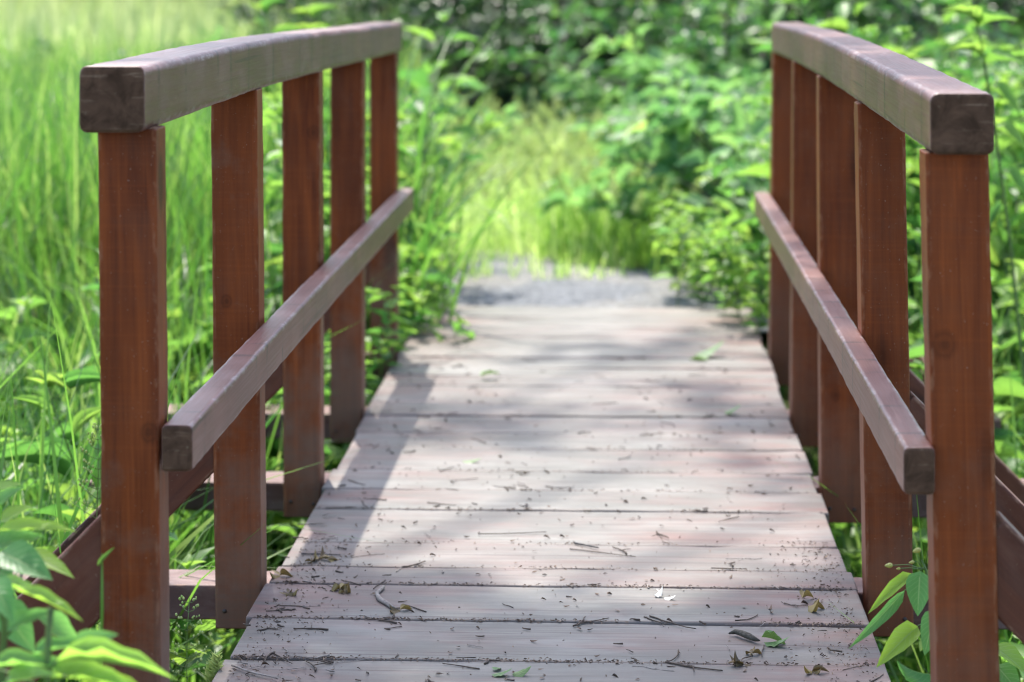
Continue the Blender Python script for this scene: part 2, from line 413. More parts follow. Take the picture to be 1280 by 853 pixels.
def ground_material():
    b = NB('forest_floor'); tc = b.n('ShaderNodeTexCoord'); o = tc.outputs['Object']
    n1 = b.noise(o, 3.0, 8, 0.65); n2 = b.noise(o, 0.25, 4, 0.55)
    col = b.mix(b.ramp(n1, [(0.35, 0.0), (0.65, 1.0)]), (0.035, 0.030, 0.018), (0.075, 0.075, 0.03))
    col = b.mix(b.ramp(n2, [(0.4, 0.0), (0.6, 0.7)]), col, (0.05, 0.09, 0.022))
    b.l(col, b.P.inputs['Base Color']); b.P.inputs['Roughness'].default_value = 0.95; b.P.inputs['Specular IOR Level'].default_value = 0.1
    b.bump(n1, 0.8, 0.03); return b.m
def gravel_material():
    b = NB('grey_gravel'); tc = b.n('ShaderNodeTexCoord'); o = tc.outputs['Object']
    v = b.n('ShaderNodeTexVoronoi'); b.l(o, v.inputs['Vector']); v.inputs['Scale'].default_value = 55
    s = b.n('ShaderNodeSeparateColor'); b.l(v.outputs['Color'], s.inputs[0])
    col = b.mix(s.outputs[0], (0.065, 0.07, 0.080), (0.180, 0.188, 0.205))
    n = b.noise(o, 2.2, 6, 0.6)
    col = b.mix(b.ramp(n, [(0.45, 0.0), (0.7, 0.6)]), col, (0.33, 0.29, 0.23))
    b.l(col, b.P.inputs['Base Color']); b.P.inputs['Roughness'].default_value = 0.9
    b.bump(b.math('SUBTRACT', 1.0, v.outputs['Distance']), 0.8, 0.012); return b.m
M['ground'] = ground_material(); M['gravel'] = gravel_material()

def tube(bag, pts, radii, k=6, **at_):
    pts = [Vector(p) for p in pts]
    V = []; F = []
    for i, p in enumerate(pts):
        d = (pts[min(i + 1, len(pts) - 1)] - pts[max(i - 1, 0)])
        if d.length < 1e-9: d = Vector((0, 0, 1))
        d.normalize()
        a = d.orthogonal().normalized(); b_ = d.cross(a)
        if i:
            a = (pa - d * pa.dot(d)); a = a.normalized() if a.length > 1e-6 else d.orthogonal().normalized(); b_ = d.cross(a)
        pa = a
        for j in range(k):
            an = 2 * math.pi * j / k
            V.append(tuple(p + (a * math.cos(an) + b_ * math.sin(an)) * radii[i]))
    for i in range(len(pts) - 1):
        for j in range(k):
            j2 = (j + 1) % k
            F.append((i * k + j, i * k + j2, (i + 1) * k + j2, (i + 1) * k + j))
    n0 = len(V); V.append(tuple(pts[-1])); V.append(tuple(pts[0]))
    for j in range(k):
        F.append(((len(pts) - 1) * k + j, (len(pts) - 1) * k + (j + 1) % k, n0, -1))
        F.append(((j + 1) % k, j, n0 + 1, -1))
    bag.add(V, F, **{q: np.full(len(V), v) for q, v in at_.items()})

# ------------------------------------------------------------------ ground and path
def gz(x, y):
    """ground height: a ditch crosses under the bridge, banks on both ends, slightly rising meadow behind"""
    d = math.exp(-((y - 5.6) / 2.2) ** 4)
    z = -0.06 - 0.72 * d * (1.0 if y > 5.6 else 1.0)
    z += 0.05 * noise.noise(Vector((x * 0.6, y * 0.6, 0))) * min(1.0, abs(y - 8.4) * 0.6 + (0.6 if abs(x + 0.1) > 0.9 else 0.0))
    if y > 11: z += 0.012 * (min(y, 40) - 11)
    if x < -2.2: z += 0.03 * min(6, -2.2 - x)
    return z

def axis(a, b, fine0, fine1, st, grow=1.35):
    v = list(np.arange(fine0, fine1 + 1e-6, st)); s = st
    while v[-1] < b: s *= grow; v.append(min(b, v[-1] + s))
    s = st; lo = []
    cur = fine0
    while cur > a: s *= grow; cur = max(a, cur - s); lo.append(cur)
    return np.array(lo[::-1] + v)
xs = axis(-250, 250, -5, 5, 0.2); ys = axis(-60, 400, -1, 16, 0.2)
gv = [(x, y, gz(x, y)) for y in ys for x in xs]
nx = len(xs)
gf = [(j * nx + i, j * nx + i + 1, (j + 1) * nx + i + 1, (j + 1) * nx + i) for j in range(len(ys) - 1) for i in range(nx - 1)]
tag(link(bpy.data.objects.new('ground', raw_mesh('ground', gv, gf, M['ground']))), kind='structure')

def path_sheet(name, line, mat, lift=0.012):
    """line: list of (cx, y, halfwidth)"""
    V = []; F = []; m = 13
    L = []
    for (a, b) in zip(line, line[1:]):
        for t in np.linspace(0, 1, 9, endpoint=False):
            L.append(tuple(a[i] * (1 - t) + b[i] * t for i in range(3)))
    L.append(line[-1])
    for j, (cx, y, hw) in enumerate(L):
        for i in range(m):
            q = i / (m - 1) * 2 - 1
            e = 1 + 0.16 * noise.noise(Vector((y * 1.7, q * 2, 3)))
            x = cx + q * hw * e
            V.append((x, y, max(gz(x, y), -0.1) + lift + 0.004 * (1 - q * q)))
    for j in range(len(L) - 1):
        for i in range(m - 1): F.append((j * m + i, j * m + i + 1, (j + 1) * m + i + 1, (j + 1) * m + i))
    return tag(link(bpy.data.objects.new(name, raw_mesh(name, V, F, mat))), kind='structure')
path_sheet('path', [(-0.12, 8.31, 0.72), (-0.13, 8.8, 0.70), (-0.14, 9.25, 0.66), (-0.36, 9.6, 0.40), (-0.60, 10.4, 0.22), (-1.1, 11.6, 0.3), (-2.0, 13.0, 0.35), (-3.6, 14.5, 0.4)], M['gravel'])
path_sheet('near_path', [(-0.12, 2.96, 0.62), (-0.12, 1.5, 0.7), (-0.1, 0.0, 0.8), (0.0, -3.0, 0.9), (0.3, -8.0, 1.0)][::-1], M['gravel'])

# ------------------------------------------------------------------ the footbridge
bridge = tag(empty('footbridge', (-0.12, 5.6, 0.0)), 'small wooden footbridge with red-brown posts, worn brown handrails and weathered plank deck', 'footbridge')
def on_bridge(bag, name, mat, smooth=True):
    o = bag.build(name, mat, bridge, smooth=smooth)
    o.matrix_parent_inverse = bridge.matrix_basis.inverted()
    return o

# deck: one part, every plank lofted on its own with its own grain
bounds = [2.98, 3.17, 3.38, 3.585, 3.80, 4.038, 4.286, 4.53, 4.663, 4.863, 5.165, 5.362, 5.567, 5.826, 6.03, 6.253, 6.437, 6.708, 6.86, 7.003, 7.18, 7.371, 7.58, 7.78, 8.02, 8.277]
deck = Bag()
wide_gap = {4.53: 0.009, 4.286: 0.007, 4.038: 0.008, 6.253: 0.009, 7.78: 0.016, 7.371: 0.014, 8.02: 0.013, 7.003: 0.010, 6.708: 0.008}
for i in range(len(bounds) - 1):
    y0, y1 = bounds[i], bounds[i + 1]
    g0 = wide_gap.get(y0, random.uniform(0.0028, 0.0055)); g1 = wide_gap.get(y1, random.uniform(0.0028, 0.0055))
    y0 += g0 * 0.5; y1 -= g1 * 0.5
    xl = -0.662 + random.uniform(-0.008, 0.006); xr = 0.438 + random.uniform(-0.006, 0.006)
    zc = -0.0135 + random.uniform(-0.0016, 0.0016); tl = random.uniform(-0.002, 0.002); sk = random.uniform(-0.002, 0.002)
    timber(deck, [(xl, (y0 + y1) / 2 - sk, zc + tl), (-0.1, (y0 + y1) / 2, zc + random.uniform(-.001, .002)), (xr, (y0 + y1) / 2 + sk, zc - tl)],
           (0, 1, 0), (0, 0, 1), (y1 - y0) / 2, 0.0135, r=0.0055, wob=0.0012, step=0.05)
on_bridge(deck, 'deck', M['deck'])

POST_Y = [3.5175, 4.533, 5.4572, 6.3179, 7.2436]
#            outer/inner image columns at the top and at the bottom, as measured; bottom z
left_px = [(122, 195, 131, 203), (263, 321, 271, 327), (352, 399, 351, 401), (413, 454, 411, 453), (462, 495, 462, 496)]
right_px = [(1236, 1157, 1253, 1177), (1131, 1072, 1141, 1084), (1075, 1023.6, 1079, 1027), (1034, 992, 1032, 989), (1002, 966.6, 998, 962)]
rail_z = {'l': [0.921, 0.927, 0.921, 0.911, 0.901], 'r': [0.890, 0.904, 0.912, 0.911, 0.903]}
bolts = []
for side, pxs in (('l', left_px), ('r', right_px)):
    sg = -1 if side == 'l' else 1
    for i, (ot, it, ob, ib) in enumerate(pxs):
        y = POST_Y[i]
        xo_t, xi_t, xo_b, xi_b = at(ot, y), at(it, y), at(ob, y), at(ib, y)
        # keep a real post width
        wt = max(0.080, min(0.092, abs(xo_t - xi_t))); wb = wt
        ct = xi_t + sg * wt / 2; cb = xi_b + sg * wb / 2
        t = 0.078; zb = -0.089; zt = rail_z[side][i] + 0.003
        if i == 0: zb = -0.20
        B = Bag()
        timber(B, [(cb, y + t / 2, zb), ((ct + cb) / 2, y + t / 2, (zb + zt) / 2), (ct, y + t / 2, zt)], (1, 0, 0), (0, 1, 0), wt / 2, t / 2, r=0.0045, wob=0.0007, step=0.05)
        po = on_bridge(B, 'post', M['post'])
        for q_ in (-0.3, 0.3):
            sb = Bag(); c_ = Vector((cb + q_ * wb, y, zb + 0.030 + 0.008 * random.random()))
            tube(sb, [c_ + Vector((0, 0.004, 0)), c_ + Vector((0, -0.0015, 0)), c_ + Vector((0, -0.0028, 0))], [.0042, .0042, .003], 10)
            so = sb.build('screw', M['bolt'], po); so.matrix_parent_inverse = po.matrix_basis.inverted()
        # outrigger brace from the outer face of the post down to the end of the crossbeam, at 45 degrees
        xo = cb + sg * wb / 2
        bb = Bag()
        dr = Vector((sg, 0, -1)).normalized(); up = Vector((sg, 0, 1)).normalized()
        a_ = Vector((xo, y + t / 2 + 0.001, 0.285)) - dr * 0.055; e_ = Vector((xo, y + t / 2 + 0.001, 0.285)) + dr * 0.50
        timber(bb, [a_, e_], (0, 1, 0), tuple(up), 0.034, 0.054, r=0.004, wob=0.0007)
        on_bridge(bb, 'brace', M['brace'])
    # bolts at the foot of each post
for i, y in enumerate(POST_Y):
    B = Bag()
    timber(B, [(-1.24, y + 0.142, -0.0605), (1.00, y + 0.142, -0.0605)], (0, 1, 0), (0, 0, 1), 0.0605, 0.0335, r=0.005, wob=0.0012)
    on_bridge(B, 'crossbeam', M['beam'])
for x in (-0.52, -0.11, 0.30):
    B = Bag()
    timber(B, [(x, 2.9, -0.171), (x, 8.5, -0.171)], (1, 0, 0), (0, 0, 1), 0.045, 0.075, r=0.005, wob=0.001, step=0.15)
    on_bridge(B, 'stringer', M['brace'])

def rail(side, name, zs, xs_, hw, hh, y0, y1, mat, dz=0.0, r=0.011):
    B = Bag()
    yy = [y0] + POST_Y[1:4] + [y1]
    st = [(xs_[0] + (xs_[1] - xs_[0]) * (y - y0) / (y1 - y0), y, z) for y, z in zip(yy, zs)]
    timber(B, st, (1, 0, 0), (0, 0, 1), hw, hh, r=r, wob=0.0006, step=0.04, end_r=0.005)
    return on_bridge(B, name, mat)
rail('l', 'handrail', [z + 0.047 for z in rail_z['l']], (-0.739, -0.714), 0.048, [0.0485, 0.047, 0.046, 0.045, 0.045], 3.482, 7.335, M['rail'])
rail('r', 'handrail', [z + 0.0455 for z in rail_z['r']], (0.488, 0.500), 0.0455, [0.044, 0.0455, 0.0455, 0.045, 0.045], 3.482, 7.335, M['rail'])
rail('l', 'middle_rail', [0.457, 0.460, 0.459, 0.458, 0.456], (-0.6475, -0.650), 0.0225, 0.034, 3.505, 7.32, M['rail'], r=0.006)
rail('r', 'middle_rail', [0.437, 0.443, 0.447, 0.448, 0.448], (0.4275, 0.4245), 0.0225, 0.034, 3.49, 7.32, M['rail'], r=0.006)

# ------------------------------------------------------------------ plant kit
def leaf_template(profile, nst=6, fold=0.18, droop=0.25, wave=0.0):
    """leaf of length 1 along +X, half width 1 (scaled later), normal +Z. returns V, F, lt"""
    V = []; LT = []
    for i in range(nst + 1):
        t = i / nst; h = profile(t)
        z = -droop * t * t
        for q in (-1, 0, 1):
            V.append((t, q * h, z + abs(q) * h * fold + (wave * math.sin(t * 19 + q) * h if q else 0)))
            LT.append((t, q, 0))
    F = []
    for i in range(nst):
        for k in (0, 1):
            a = i * 3 + k; F.append((a, a + 1, a + 4, a + 3))
    return np.array(V), np.array(F), np.array(LT)
ovate = lambda t: (math.sin(math.pi * min(1, t ** 0.72)) ** 0.8) * (1 - 0.25 * t) if 0 < t < 1 else 0.0
lance = lambda t: math.sin(math.pi * t ** 0.8) ** 0.9 if 0 < t < 1 else 0.0
T_OV = leaf_template(ovate, 7, 0.22, 0.28, 0.05)
T_OV_S = leaf_template(ovate, 4, 0.25, 0.3)
T_LA = leaf_template(lance, 6, 0.3, 0.4)

def put_leaves(bag, tmpl, P, D, Nn, L, W, tint, curl=None):
    """place len(P) leaves: P base points, D directions, Nn rough normals, L lengths, W half widths"""
    V0, F0, LT = tmpl
    P = np.asarray(P, float); D = np.asarray(D, float); Nn = np.asarray(Nn, float)
    n = len(P)
    if n == 0: return
    D = D / np.maximum(1e-9, np.linalg.norm(D, axis=1))[:, None]
    B = np.cross(Nn, D); B /= np.maximum(1e-9, np.linalg.norm(B, axis=1))[:, None]
    N2 = np.cross(D, B)
    L = np.broadcast_to(np.asarray(L, float), (n,)); W = np.broadcast_to(np.asarray(W, float), (n,))
    cz = np.ones(n) if curl is None else np.asarray(curl)
    V = (P[:, None, :] + V0[None, :, 0:1] * L[:, None, None] * D[:, None, :]
         + V0[None, :, 1:2] * W[:, None, None] * B[:, None, :]
         + (V0[None, :, 2:3] * (L * cz)[:, None, None]) * N2[:, None, :])
    m = len(V0)
    F = (F0[None] + (np.arange(n) * m)[:, None, None]).reshape(-1, 4)
    bag.add(V.reshape(-1, 3), F, tint=np.repeat(np.broadcast_to(np.asarray(tint, float), (n,)), m), lt=np.tile(LT, (n, 1)))

def curve_pts(p0, d0, length, n, bend=(0, 0, 0), jit=0.0, rnd=random):
    p = Vector(p0); d = Vector(d0).normalized(); out = [p.copy()]
    for i in range(n):
        d = (d + Vector(bend) / n + Vector((rnd.gauss(0, jit), rnd.gauss(0, jit), rnd.gauss(0, jit)))).normalized()
        p = p + d * (length / n); out.append(p.copy())
    return out

def blades(bag, xy, z, H, W, lean, az_, bend, tint, seg=5, curlw=0.5):
    """grass blades, vectorised: ribbons that rise, lean and arch over"""
    n = len(H)
    t = np.linspace(0, 1, seg + 1)
    # angle from the vertical grows along the blade
    th = lean[:, None] + bend[:, None] * t[None, :] ** 1.6
    ds = H[:, None] / seg
    r = np.concatenate([np.zeros((n, 1)), np.cumsum(np.sin(th[:, :-1]) * ds, axis=1)], axis=1)
    zz = np.concatenate([np.zeros((n, 1)), np.cumsum(np.cos(th[:, :-1]) * ds, axis=1)], axis=1)
    ca, sa = np.cos(az_)[:, None], np.sin(az_)[:, None]
    cx = xy[:, 0:1] + r * ca; cy = xy[:, 1:2] + r * sa; cz = z[:, None] + zz
    wv = W[:, None] * np.minimum(1.0, 0.55 + 1.2 * t) * np.maximum(0.02, (1 - t ** 2.2))
    tw = az_[:, None] + math.pi / 2 + RNG.normal(0, curlw, (n, 1)) + RNG.normal(0, 0.5, (n, 1)) * t[None, :]
    ox, oy = np.cos(tw) * wv, np.sin(tw) * wv
    V = np.stack([np.stack([cx - ox, cy - oy, cz], -1), np.stack([cx + ox, cy + oy, cz], -1)], 2)   # n,seg+1,2,3
    m = 2 * (seg + 1)
    F0 = np.array([(2 * i, 2 * i + 1, 2 * i + 3, 2 * i + 2) for i in range(seg)])
    F = (F0[None] + (np.arange(n) * m)[:, None, None]).reshape(-1, 4)
    bag.add(V.reshape(-1, 3), F, tint=np.repeat(tint, m))

GZ = np.vectorize(gz)
def grass_field(name, mat, n, sampler, hmin, hmax, wmin, wmax, tint_mu=0.45, tint_sd=0.2, bend_mu=0.7, clump=0.5, label=None, seed_heads=0, seg=5, ztop=None):
    x, y = sampler(n)
    n = len(x)
    z = GZ(x, y) - 0.02
    cl = np.array([noise.noise(Vector((a * 1.3, b * 1.3, 2.2))) for a, b in zip(x, y)])
    keep = RNG.random(n) < np.clip(0.75 + clump * cl * 1.6, 0.08, 1)
    x, y, z, cl = x[keep], y[keep], z[keep], cl[keep]; n = len(x)
    H = RNG.uniform(hmin, hmax, n) * (1 + 0.35 * cl)
    short = RNG.random(n) < 0.35; H[short] *= RNG.uniform(0.4, 0.75, short.sum())
    if ztop is not None: H = np.clip(H, 0.1, np.maximum(0.2, ztop + RNG.normal(0, 0.07, n) - z))
    B = Bag()
    blades(B, np.stack([x, y], 1), z, H, RNG.uniform(wmin, wmax, n), np.abs(RNG.normal(0.08, 0.1, n)), RNG.uniform(0, 2 * math.pi, n),
           np.abs(RNG.normal(bend_mu, 0.55, n)), np.where(RNG.random(n) < .04, 1.0, np.clip(RNG.normal(tint_mu, tint_sd, n) + 0.25 * cl, 0, 1)), seg)
    o = B.build(name, mat)
    tag(o, label, 'grass', kind='stuff')
    if seed_heads:
        idx = RNG.choice(n, min(n, seed_heads), replace=False)
        hb = Bag()
        for i in idx:
            hgt = hmax * random.uniform(0.95, 1.3); a = random.uniform(0, 6.28); ln = random.uniform(0.03, 0.16)
            p = curve_pts((x[i], y[i], z[i]), (math.cos(a) * ln, math.sin(a) * ln, 1), hgt, 5, (math.cos(a) * 0.3, math.sin(a) * 0.3, -0.1))
            tube(hb, p, [0.0016, 0.0015, 0.0013, 0.0012, 0.001, 0.0008], 3, tint=0.9)
            # panicle: short spikelets round the tip
            tip = p[-1]; d = (p[-1] - p[-2]).normalized(); m = 22; pl = random.uniform(0.07, 0.13)
            s = np.linspace(0, 1, m); ang = np.arange(m) * 2.4
            base = np.array(tip)[None] - np.array(d)[None] * (pl * (1 - s))[:, None]
            out = np.stack([np.cos(ang), np.sin(ang), np.full(m, 0.9)], 1)
            put_leaves(hb, T_OV_S, base, out, np.stack([-np.sin(ang), np.cos(ang), np.full(m, .3)], 1), 0.034 * (1.15 - 0.7 * s), 0.006, RNG.uniform(0, 1, m))
        h = hb.build(name.replace('grass', 'seed_heads'), M['seed'])
        tag(h, 'pale feathery seed heads standing over the ' + (label or 'grass'), 'seed heads', kind='stuff')
    return o

def wedge(px0, px1, d0, d1, pad=0.0):
    def f(n):
        d = np.sqrt(RNG.uniform(d0 * d0, d1 * d1, n))
        k = RNG.uniform(px0, px1, n)
        r = (k - 640) / FPX * d
        return -d * S_ + r * C_, d * C_ + r * S_
    return f
def box(x0, x1, y0, y1, avoid=None):
    def f(n):
        x = RNG.uniform(x0, x1, n); y = RNG.uniform(y0, y1, n)
        if avoid is not None:
            k = ~avoid(x, y); return x[k], y[k]
        return x, y
    return f

def path_clear(x, y):
    """true on the gravel path and the bridge"""
    br = (x > -0.80) & (x < 0.56) & (y < 8.35) & (y > 2.8)
    pc = np.interp(y, [8.3, 9.3, 9.7, 10.6, 11.6, 13.0, 14.5], [-0.12, -0.16, -0.42, -0.62, -1.1, -2.0, -3.6])
    ph = np.interp(y, [8.3, 9.25, 9.36, 9.75, 14.5], [0.68, 0.64, 0.36, 0.18, 0.1])
    return br | ((y >= 8.3) & (y < 9.75) & (np.abs(x - pc) < ph))

# ------------------------------------------------------------------ grass
grass_field('tall_grass', M['grass'], 11500, box(-3.4, -0.95, 4.6, 10.5, path_clear), 0.70, 1.25, 0.0035, 0.0085, 0.42, 0.30, 0.8, 0.6,
            'tall green grass crowding the bank along the left railing', 0, ztop=0.84)
grass_field('broad_grass', M['grass'], 6500, box(-2.6, -1.12, 4.5, 7.6), 0.55, 1.1, 0.006, 0.013, 0.40, 0.28, 1.7, 0.5,
            'broad arching grass blades beside the left posts')
grass_field('bank_grass', M['grass'], 8500, box(0.60, 3.4, 4.6, 11.0, path_clear), 0.55, 0.95, 0.0035, 0.0075, 0.50, 0.2, 0.8, 0.6,
            'green grass on the bank beyond the right railing')
grass_field('under_grass', M['grass'], 2600, box(-1.6, 1.3, 3.6, 7.8, lambda x, y: (x > -.72) & (x < .5) & (y < 4.6)), 0.2, 0.4, 0.003, 0.007, 0.08, 0.1, 1.0, 0.4,  # low tint: the shade of the ditch is put into the blade colour
            'low grass in the ditch under the bridge, tinted dark for the shade there', ztop=-0.08)
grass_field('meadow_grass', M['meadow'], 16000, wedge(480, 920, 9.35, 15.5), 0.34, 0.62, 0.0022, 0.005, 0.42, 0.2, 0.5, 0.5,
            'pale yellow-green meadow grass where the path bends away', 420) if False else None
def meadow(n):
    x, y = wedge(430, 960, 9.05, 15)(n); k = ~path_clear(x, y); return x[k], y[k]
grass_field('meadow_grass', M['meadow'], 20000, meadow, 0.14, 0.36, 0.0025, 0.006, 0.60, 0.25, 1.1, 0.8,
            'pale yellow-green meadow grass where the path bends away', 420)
def tuft(n):
    x, y = wedge(675, 850, 9.38, 10.8)(n); k = ~path_clear(x, y); return x[k], y[k]
grass_field('dense_grass', M['meadow'], 2400, tuft, 0.22, 0.46, 0.0022, 0.005, 0.12, 0.16, 0.9, 1.0,
            'greener dense tuft of grass standing in front of the pale meadow')
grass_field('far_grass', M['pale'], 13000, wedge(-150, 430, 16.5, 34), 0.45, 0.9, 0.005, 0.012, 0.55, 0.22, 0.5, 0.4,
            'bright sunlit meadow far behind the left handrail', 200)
grass_field('mid_grass', M['grass'], 7000, wedge(-250, 520, 10, 17), 0.6, 0.95, 0.004, 0.009, 0.50, 0.28, 0.8, 0.6,
            'tall fresh grass between the left railing and the pale field', 0, ztop=0.95)
def fringe(n):
    return wedge(560, 850, 9.22, 9.6)(n)
grass_field('path_grass', M['meadow'], 260, fringe, 0.05, 0.17, 0.0025, 0.005, 0.4, 0.25, 1.2, 0.9,
            'short thin grass fraying the far edge of the gravel')
grass_field('right_grass', M['grass'], 7000, wedge(1060, 1500, 9, 18), 0.5, 0.9, 0.004, 0.008, 0.45, 0.2, 0.6, 0.5,
            'bright grass far behind the right railing')

# ------------------------------------------------------------------ herbs (one thing each)
def herb_meshes(seed, H, nn, L, W, tmpl, mat, droop=0.25, opp=True, side=0, tint_mu=0.4, tint_sd=0.22):
    rnd = random.Random(seed); rg = np.random.default_rng(seed)
    fol = Bag(); st = Bag()
    axes_ = [(curve_pts((0, 0, 0), (rnd.gauss(0, .08), rnd.gauss(0, .08), 1), H, 8, (rnd.gauss(0, .25), rnd.gauss(0, .25), 0), 0.03, rnd), nn, 1.0)]
    for k in range(side):
        p = axes_[0][0][2 + k % 5]; a = rnd.uniform(0, 6.28)
        axes_.append((curve_pts(p, (math.cos(a), math.sin(a), 0.9), H * rnd.uniform(0.25, 0.45), 6, (0, 0, 0.5), 0.03, rnd), max(3, nn // 2), 0.75))
    for pts, cnt, sc in axes_:
        tube(st, pts, [0.0042 * sc * (1 - 0.7 * i / (len(pts) - 1)) for i in range(len(pts))], 5)
        P = []; D = []; N = []; Ls = []; Ws = []; T = []
        for i in range(cnt):
            t = 0.18 + 0.82 * (i + 0.5) / cnt if sc == 1.0 else 0.25 + 0.75 * (i + .5) / cnt
            f = t * (len(pts) - 1); j = min(len(pts) - 2, int(f)); p = pts[j].lerp(pts[j + 1], f - j)
            a0 = i * (math.pi / 2 if opp else 2.4) + rnd.gauss(0, 0.25)
            for a in ((a0, a0 + math.pi) if opp else (a0,)):
                e = rnd.gauss(0.25, 0.25) + 0.5 * t
                d = Vector((math.cos(a), math.sin(a), e)).normalized()
                l = L * sc * (0.55 + 0.75 * math.sin(math.pi * (0.15 + 0.75 * t))) * rnd.uniform(0.75, 1.2)
                pp = p + d * l * 0.18
                tube(st, [p, pp], [0.0012, 0.001], 3)
                P.append(pp); D.append(d); N.append((rnd.gauss(0, .25), rnd.gauss(0, .25), 1)); Ls.append(l); Ws.append(W / L * l * rnd.uniform(.85, 1.15)); T.append(min(1, max(0, rnd.gauss(tint_mu + 0.2 * t, tint_sd))))
        # top rosette
        for k in range(4):
            a = k * 1.57 + rnd.random(); P.append(pts[-1]); D.append((math.cos(a), math.sin(a), 0.9)); N.append((-math.cos(a) * .3, -math.sin(a) * .3, 1)); Ls.append(L * 0.45 * sc); Ws.append(W * 0.45 * sc); T.append(min(1, tint_mu + 0.4))
        put_leaves(fol, tmpl, [tuple(p) for p in P], [tuple(d) for d in D], N, Ls, Ws, T, rg.uniform(0.4, 1.9, len(P)))
    return fol.mesh('leaves', mat), st.mesh('stem', M['stem'])

HERBS = {
    'broad': [herb_meshes(100 + i, 0.75, 7, 0.105, 0.031, T_OV, M['herb'], side=3) for i in range(4)],
    'small': [herb_meshes(120 + i, 0.42, 7, 0.062, 0.021, T_OV_S, M['herb'], side=3, tint_mu=0.5) for i in range(4)],
    'nettle': [herb_meshes(140 + i, 0.95, 11, 0.085, 0.022, T_OV, M['herb'], side=2, tint_mu=0.25) for i in range(3)],
    'lance': [herb_meshes(160 + i, 0.9, 16, 0.12, 0.011, T_LA, M['herb'], opp=False, tint_mu=0.5) for i in range(3)],
    'yellow': [herb_meshes(180 + i, 0.55, 8, 0.075, 0.027, T_OV_S, M['herb'], side=4, tint_mu=0.62) for i in range(3)],
    'balsam': [herb_meshes(200 + i, 0.8, 6, 0.13, 0.036, T_OV, M['balsam'], opp=False, side=3, tint_mu=0.4) for i in range(4)],
}
def herb(kind, x, y, label, group, sc=1.0, name='leafy_herb', z=None, lean=0.12):
    fm, sm = random.choice(HERBS[kind])
    o = empty(name, (x, y, gz(x, y) - 0.02 if z is None else z), random.uniform(0, 6.28))
    o.rotation_euler[0] = random.gauss(0, lean); o.rotation_euler[1] = random.gauss(0, lean)
    s = sc * random.uniform(0.85, 1.15); o.scale = (s, s, s)
    tag(o, label, 'plant', group)
    link(bpy.data.objects.new('leaves', fm), o); link(bpy.data.objects.new('stem', sm), o)
    return o
def herbs(n, kinds, sampler, label, group, sc=(0.8, 1.2), name='leafy_herb', lean=0.12):
    x, y = sampler(n * 4); k = ~path_clear(x, y); x, y = x[k][:n], y[k][:n]
    for a, b in zip(x, y):
        herb(random.choice(kinds), a, b, label, group, random.uniform(*sc), name, lean=lean)

herbs(64, ['broad', 'nettle', 'broad', 'small', 'lance'], box(-2.2, -0.92, 4.7, 7.4), 'leafy green herb among the grass behind the left railing', 'herbs behind the left railing', (0.75, 1.1))
herbs(44, ['small', 'broad', 'broad'], box(-1.15, -0.76, 6.4, 8.6), 'broad-leaved herb leaning on the far left edge of the deck', 'herbs at the far left edge of the deck', (0.8, 1.15), lean=0.2)
for a, b in ((-0.64, 7.0), (-0.66, 7.35), (-0.6, 7.6), (-0.62, 7.85), (-0.55, 8.1), (-0.68, 6.75)):
    herb('small', a - 0.06, b, 'small bright herb growing up through the far left corner of the deck', 'herbs at the far left corner of the deck', 0.8, z=-0.12)
herbs(62, ['broad', 'nettle', 'broad', 'nettle', 'small'], box(0.42, 1.35, 7.7, 9.8), 'bright leafy herb crowding the far right end of the deck', 'herbs at the far right end of the deck', (0.8, 1.3), lean=0.15)
for a, b in ((0.34, 8.12), (0.40, 7.95), (0.27, 8.36), (0.42, 7.7), (0.20, 8.5), (0.30, 8.7), (0.36, 8.5), (0.22, 8.85), (0.34, 9.0), (0.42, 8.8), (0.26, 9.15)):
    herb('yellow', a, b, 'low yellow-green herb spilling over the far right corner of the deck', 'herbs spilling over the far right corner of the deck', 0.62, z=-0.06)
herbs(60, ['broad', 'nettle', 'lance', 'yellow'], box(0.70, 2.2, 4.9, 9.0), 'leafy herb standing behind the right railing', 'herbs behind the right railing', (0.8, 1.25))
herbs(17, ['lance', 'nettle', 'lance'], box(-1.15, -0.78, 7.4, 9.6), 'tall narrow-leaved herb among the reed grass at the far left end of the bridge', 'tall herbs at the far left end of the bridge', (0.95, 1.3))
herbs(30, ['small', 'broad'], box(-0.75, 0.65, 3.6, 7.4), 'low leafy herb in the ditch below the deck', 'herbs in the ditch below the deck', (0.6, 0.9)) if False else None
def ditch_herbs(n):
    for k in range(n):
        sd = -1 if k % 2 else 1
        x = -0.12 + sd * random.uniform(0.5, 1.0); y = random.uniform(4.75, 6.9)
        herb(random.choice(['small', 'broad']), x, y, 'low leafy herb in the shade of the ditch beside the deck', 'herbs in the ditch beside the deck', random.uniform(0.65, 0.95))
ditch_herbs(34)

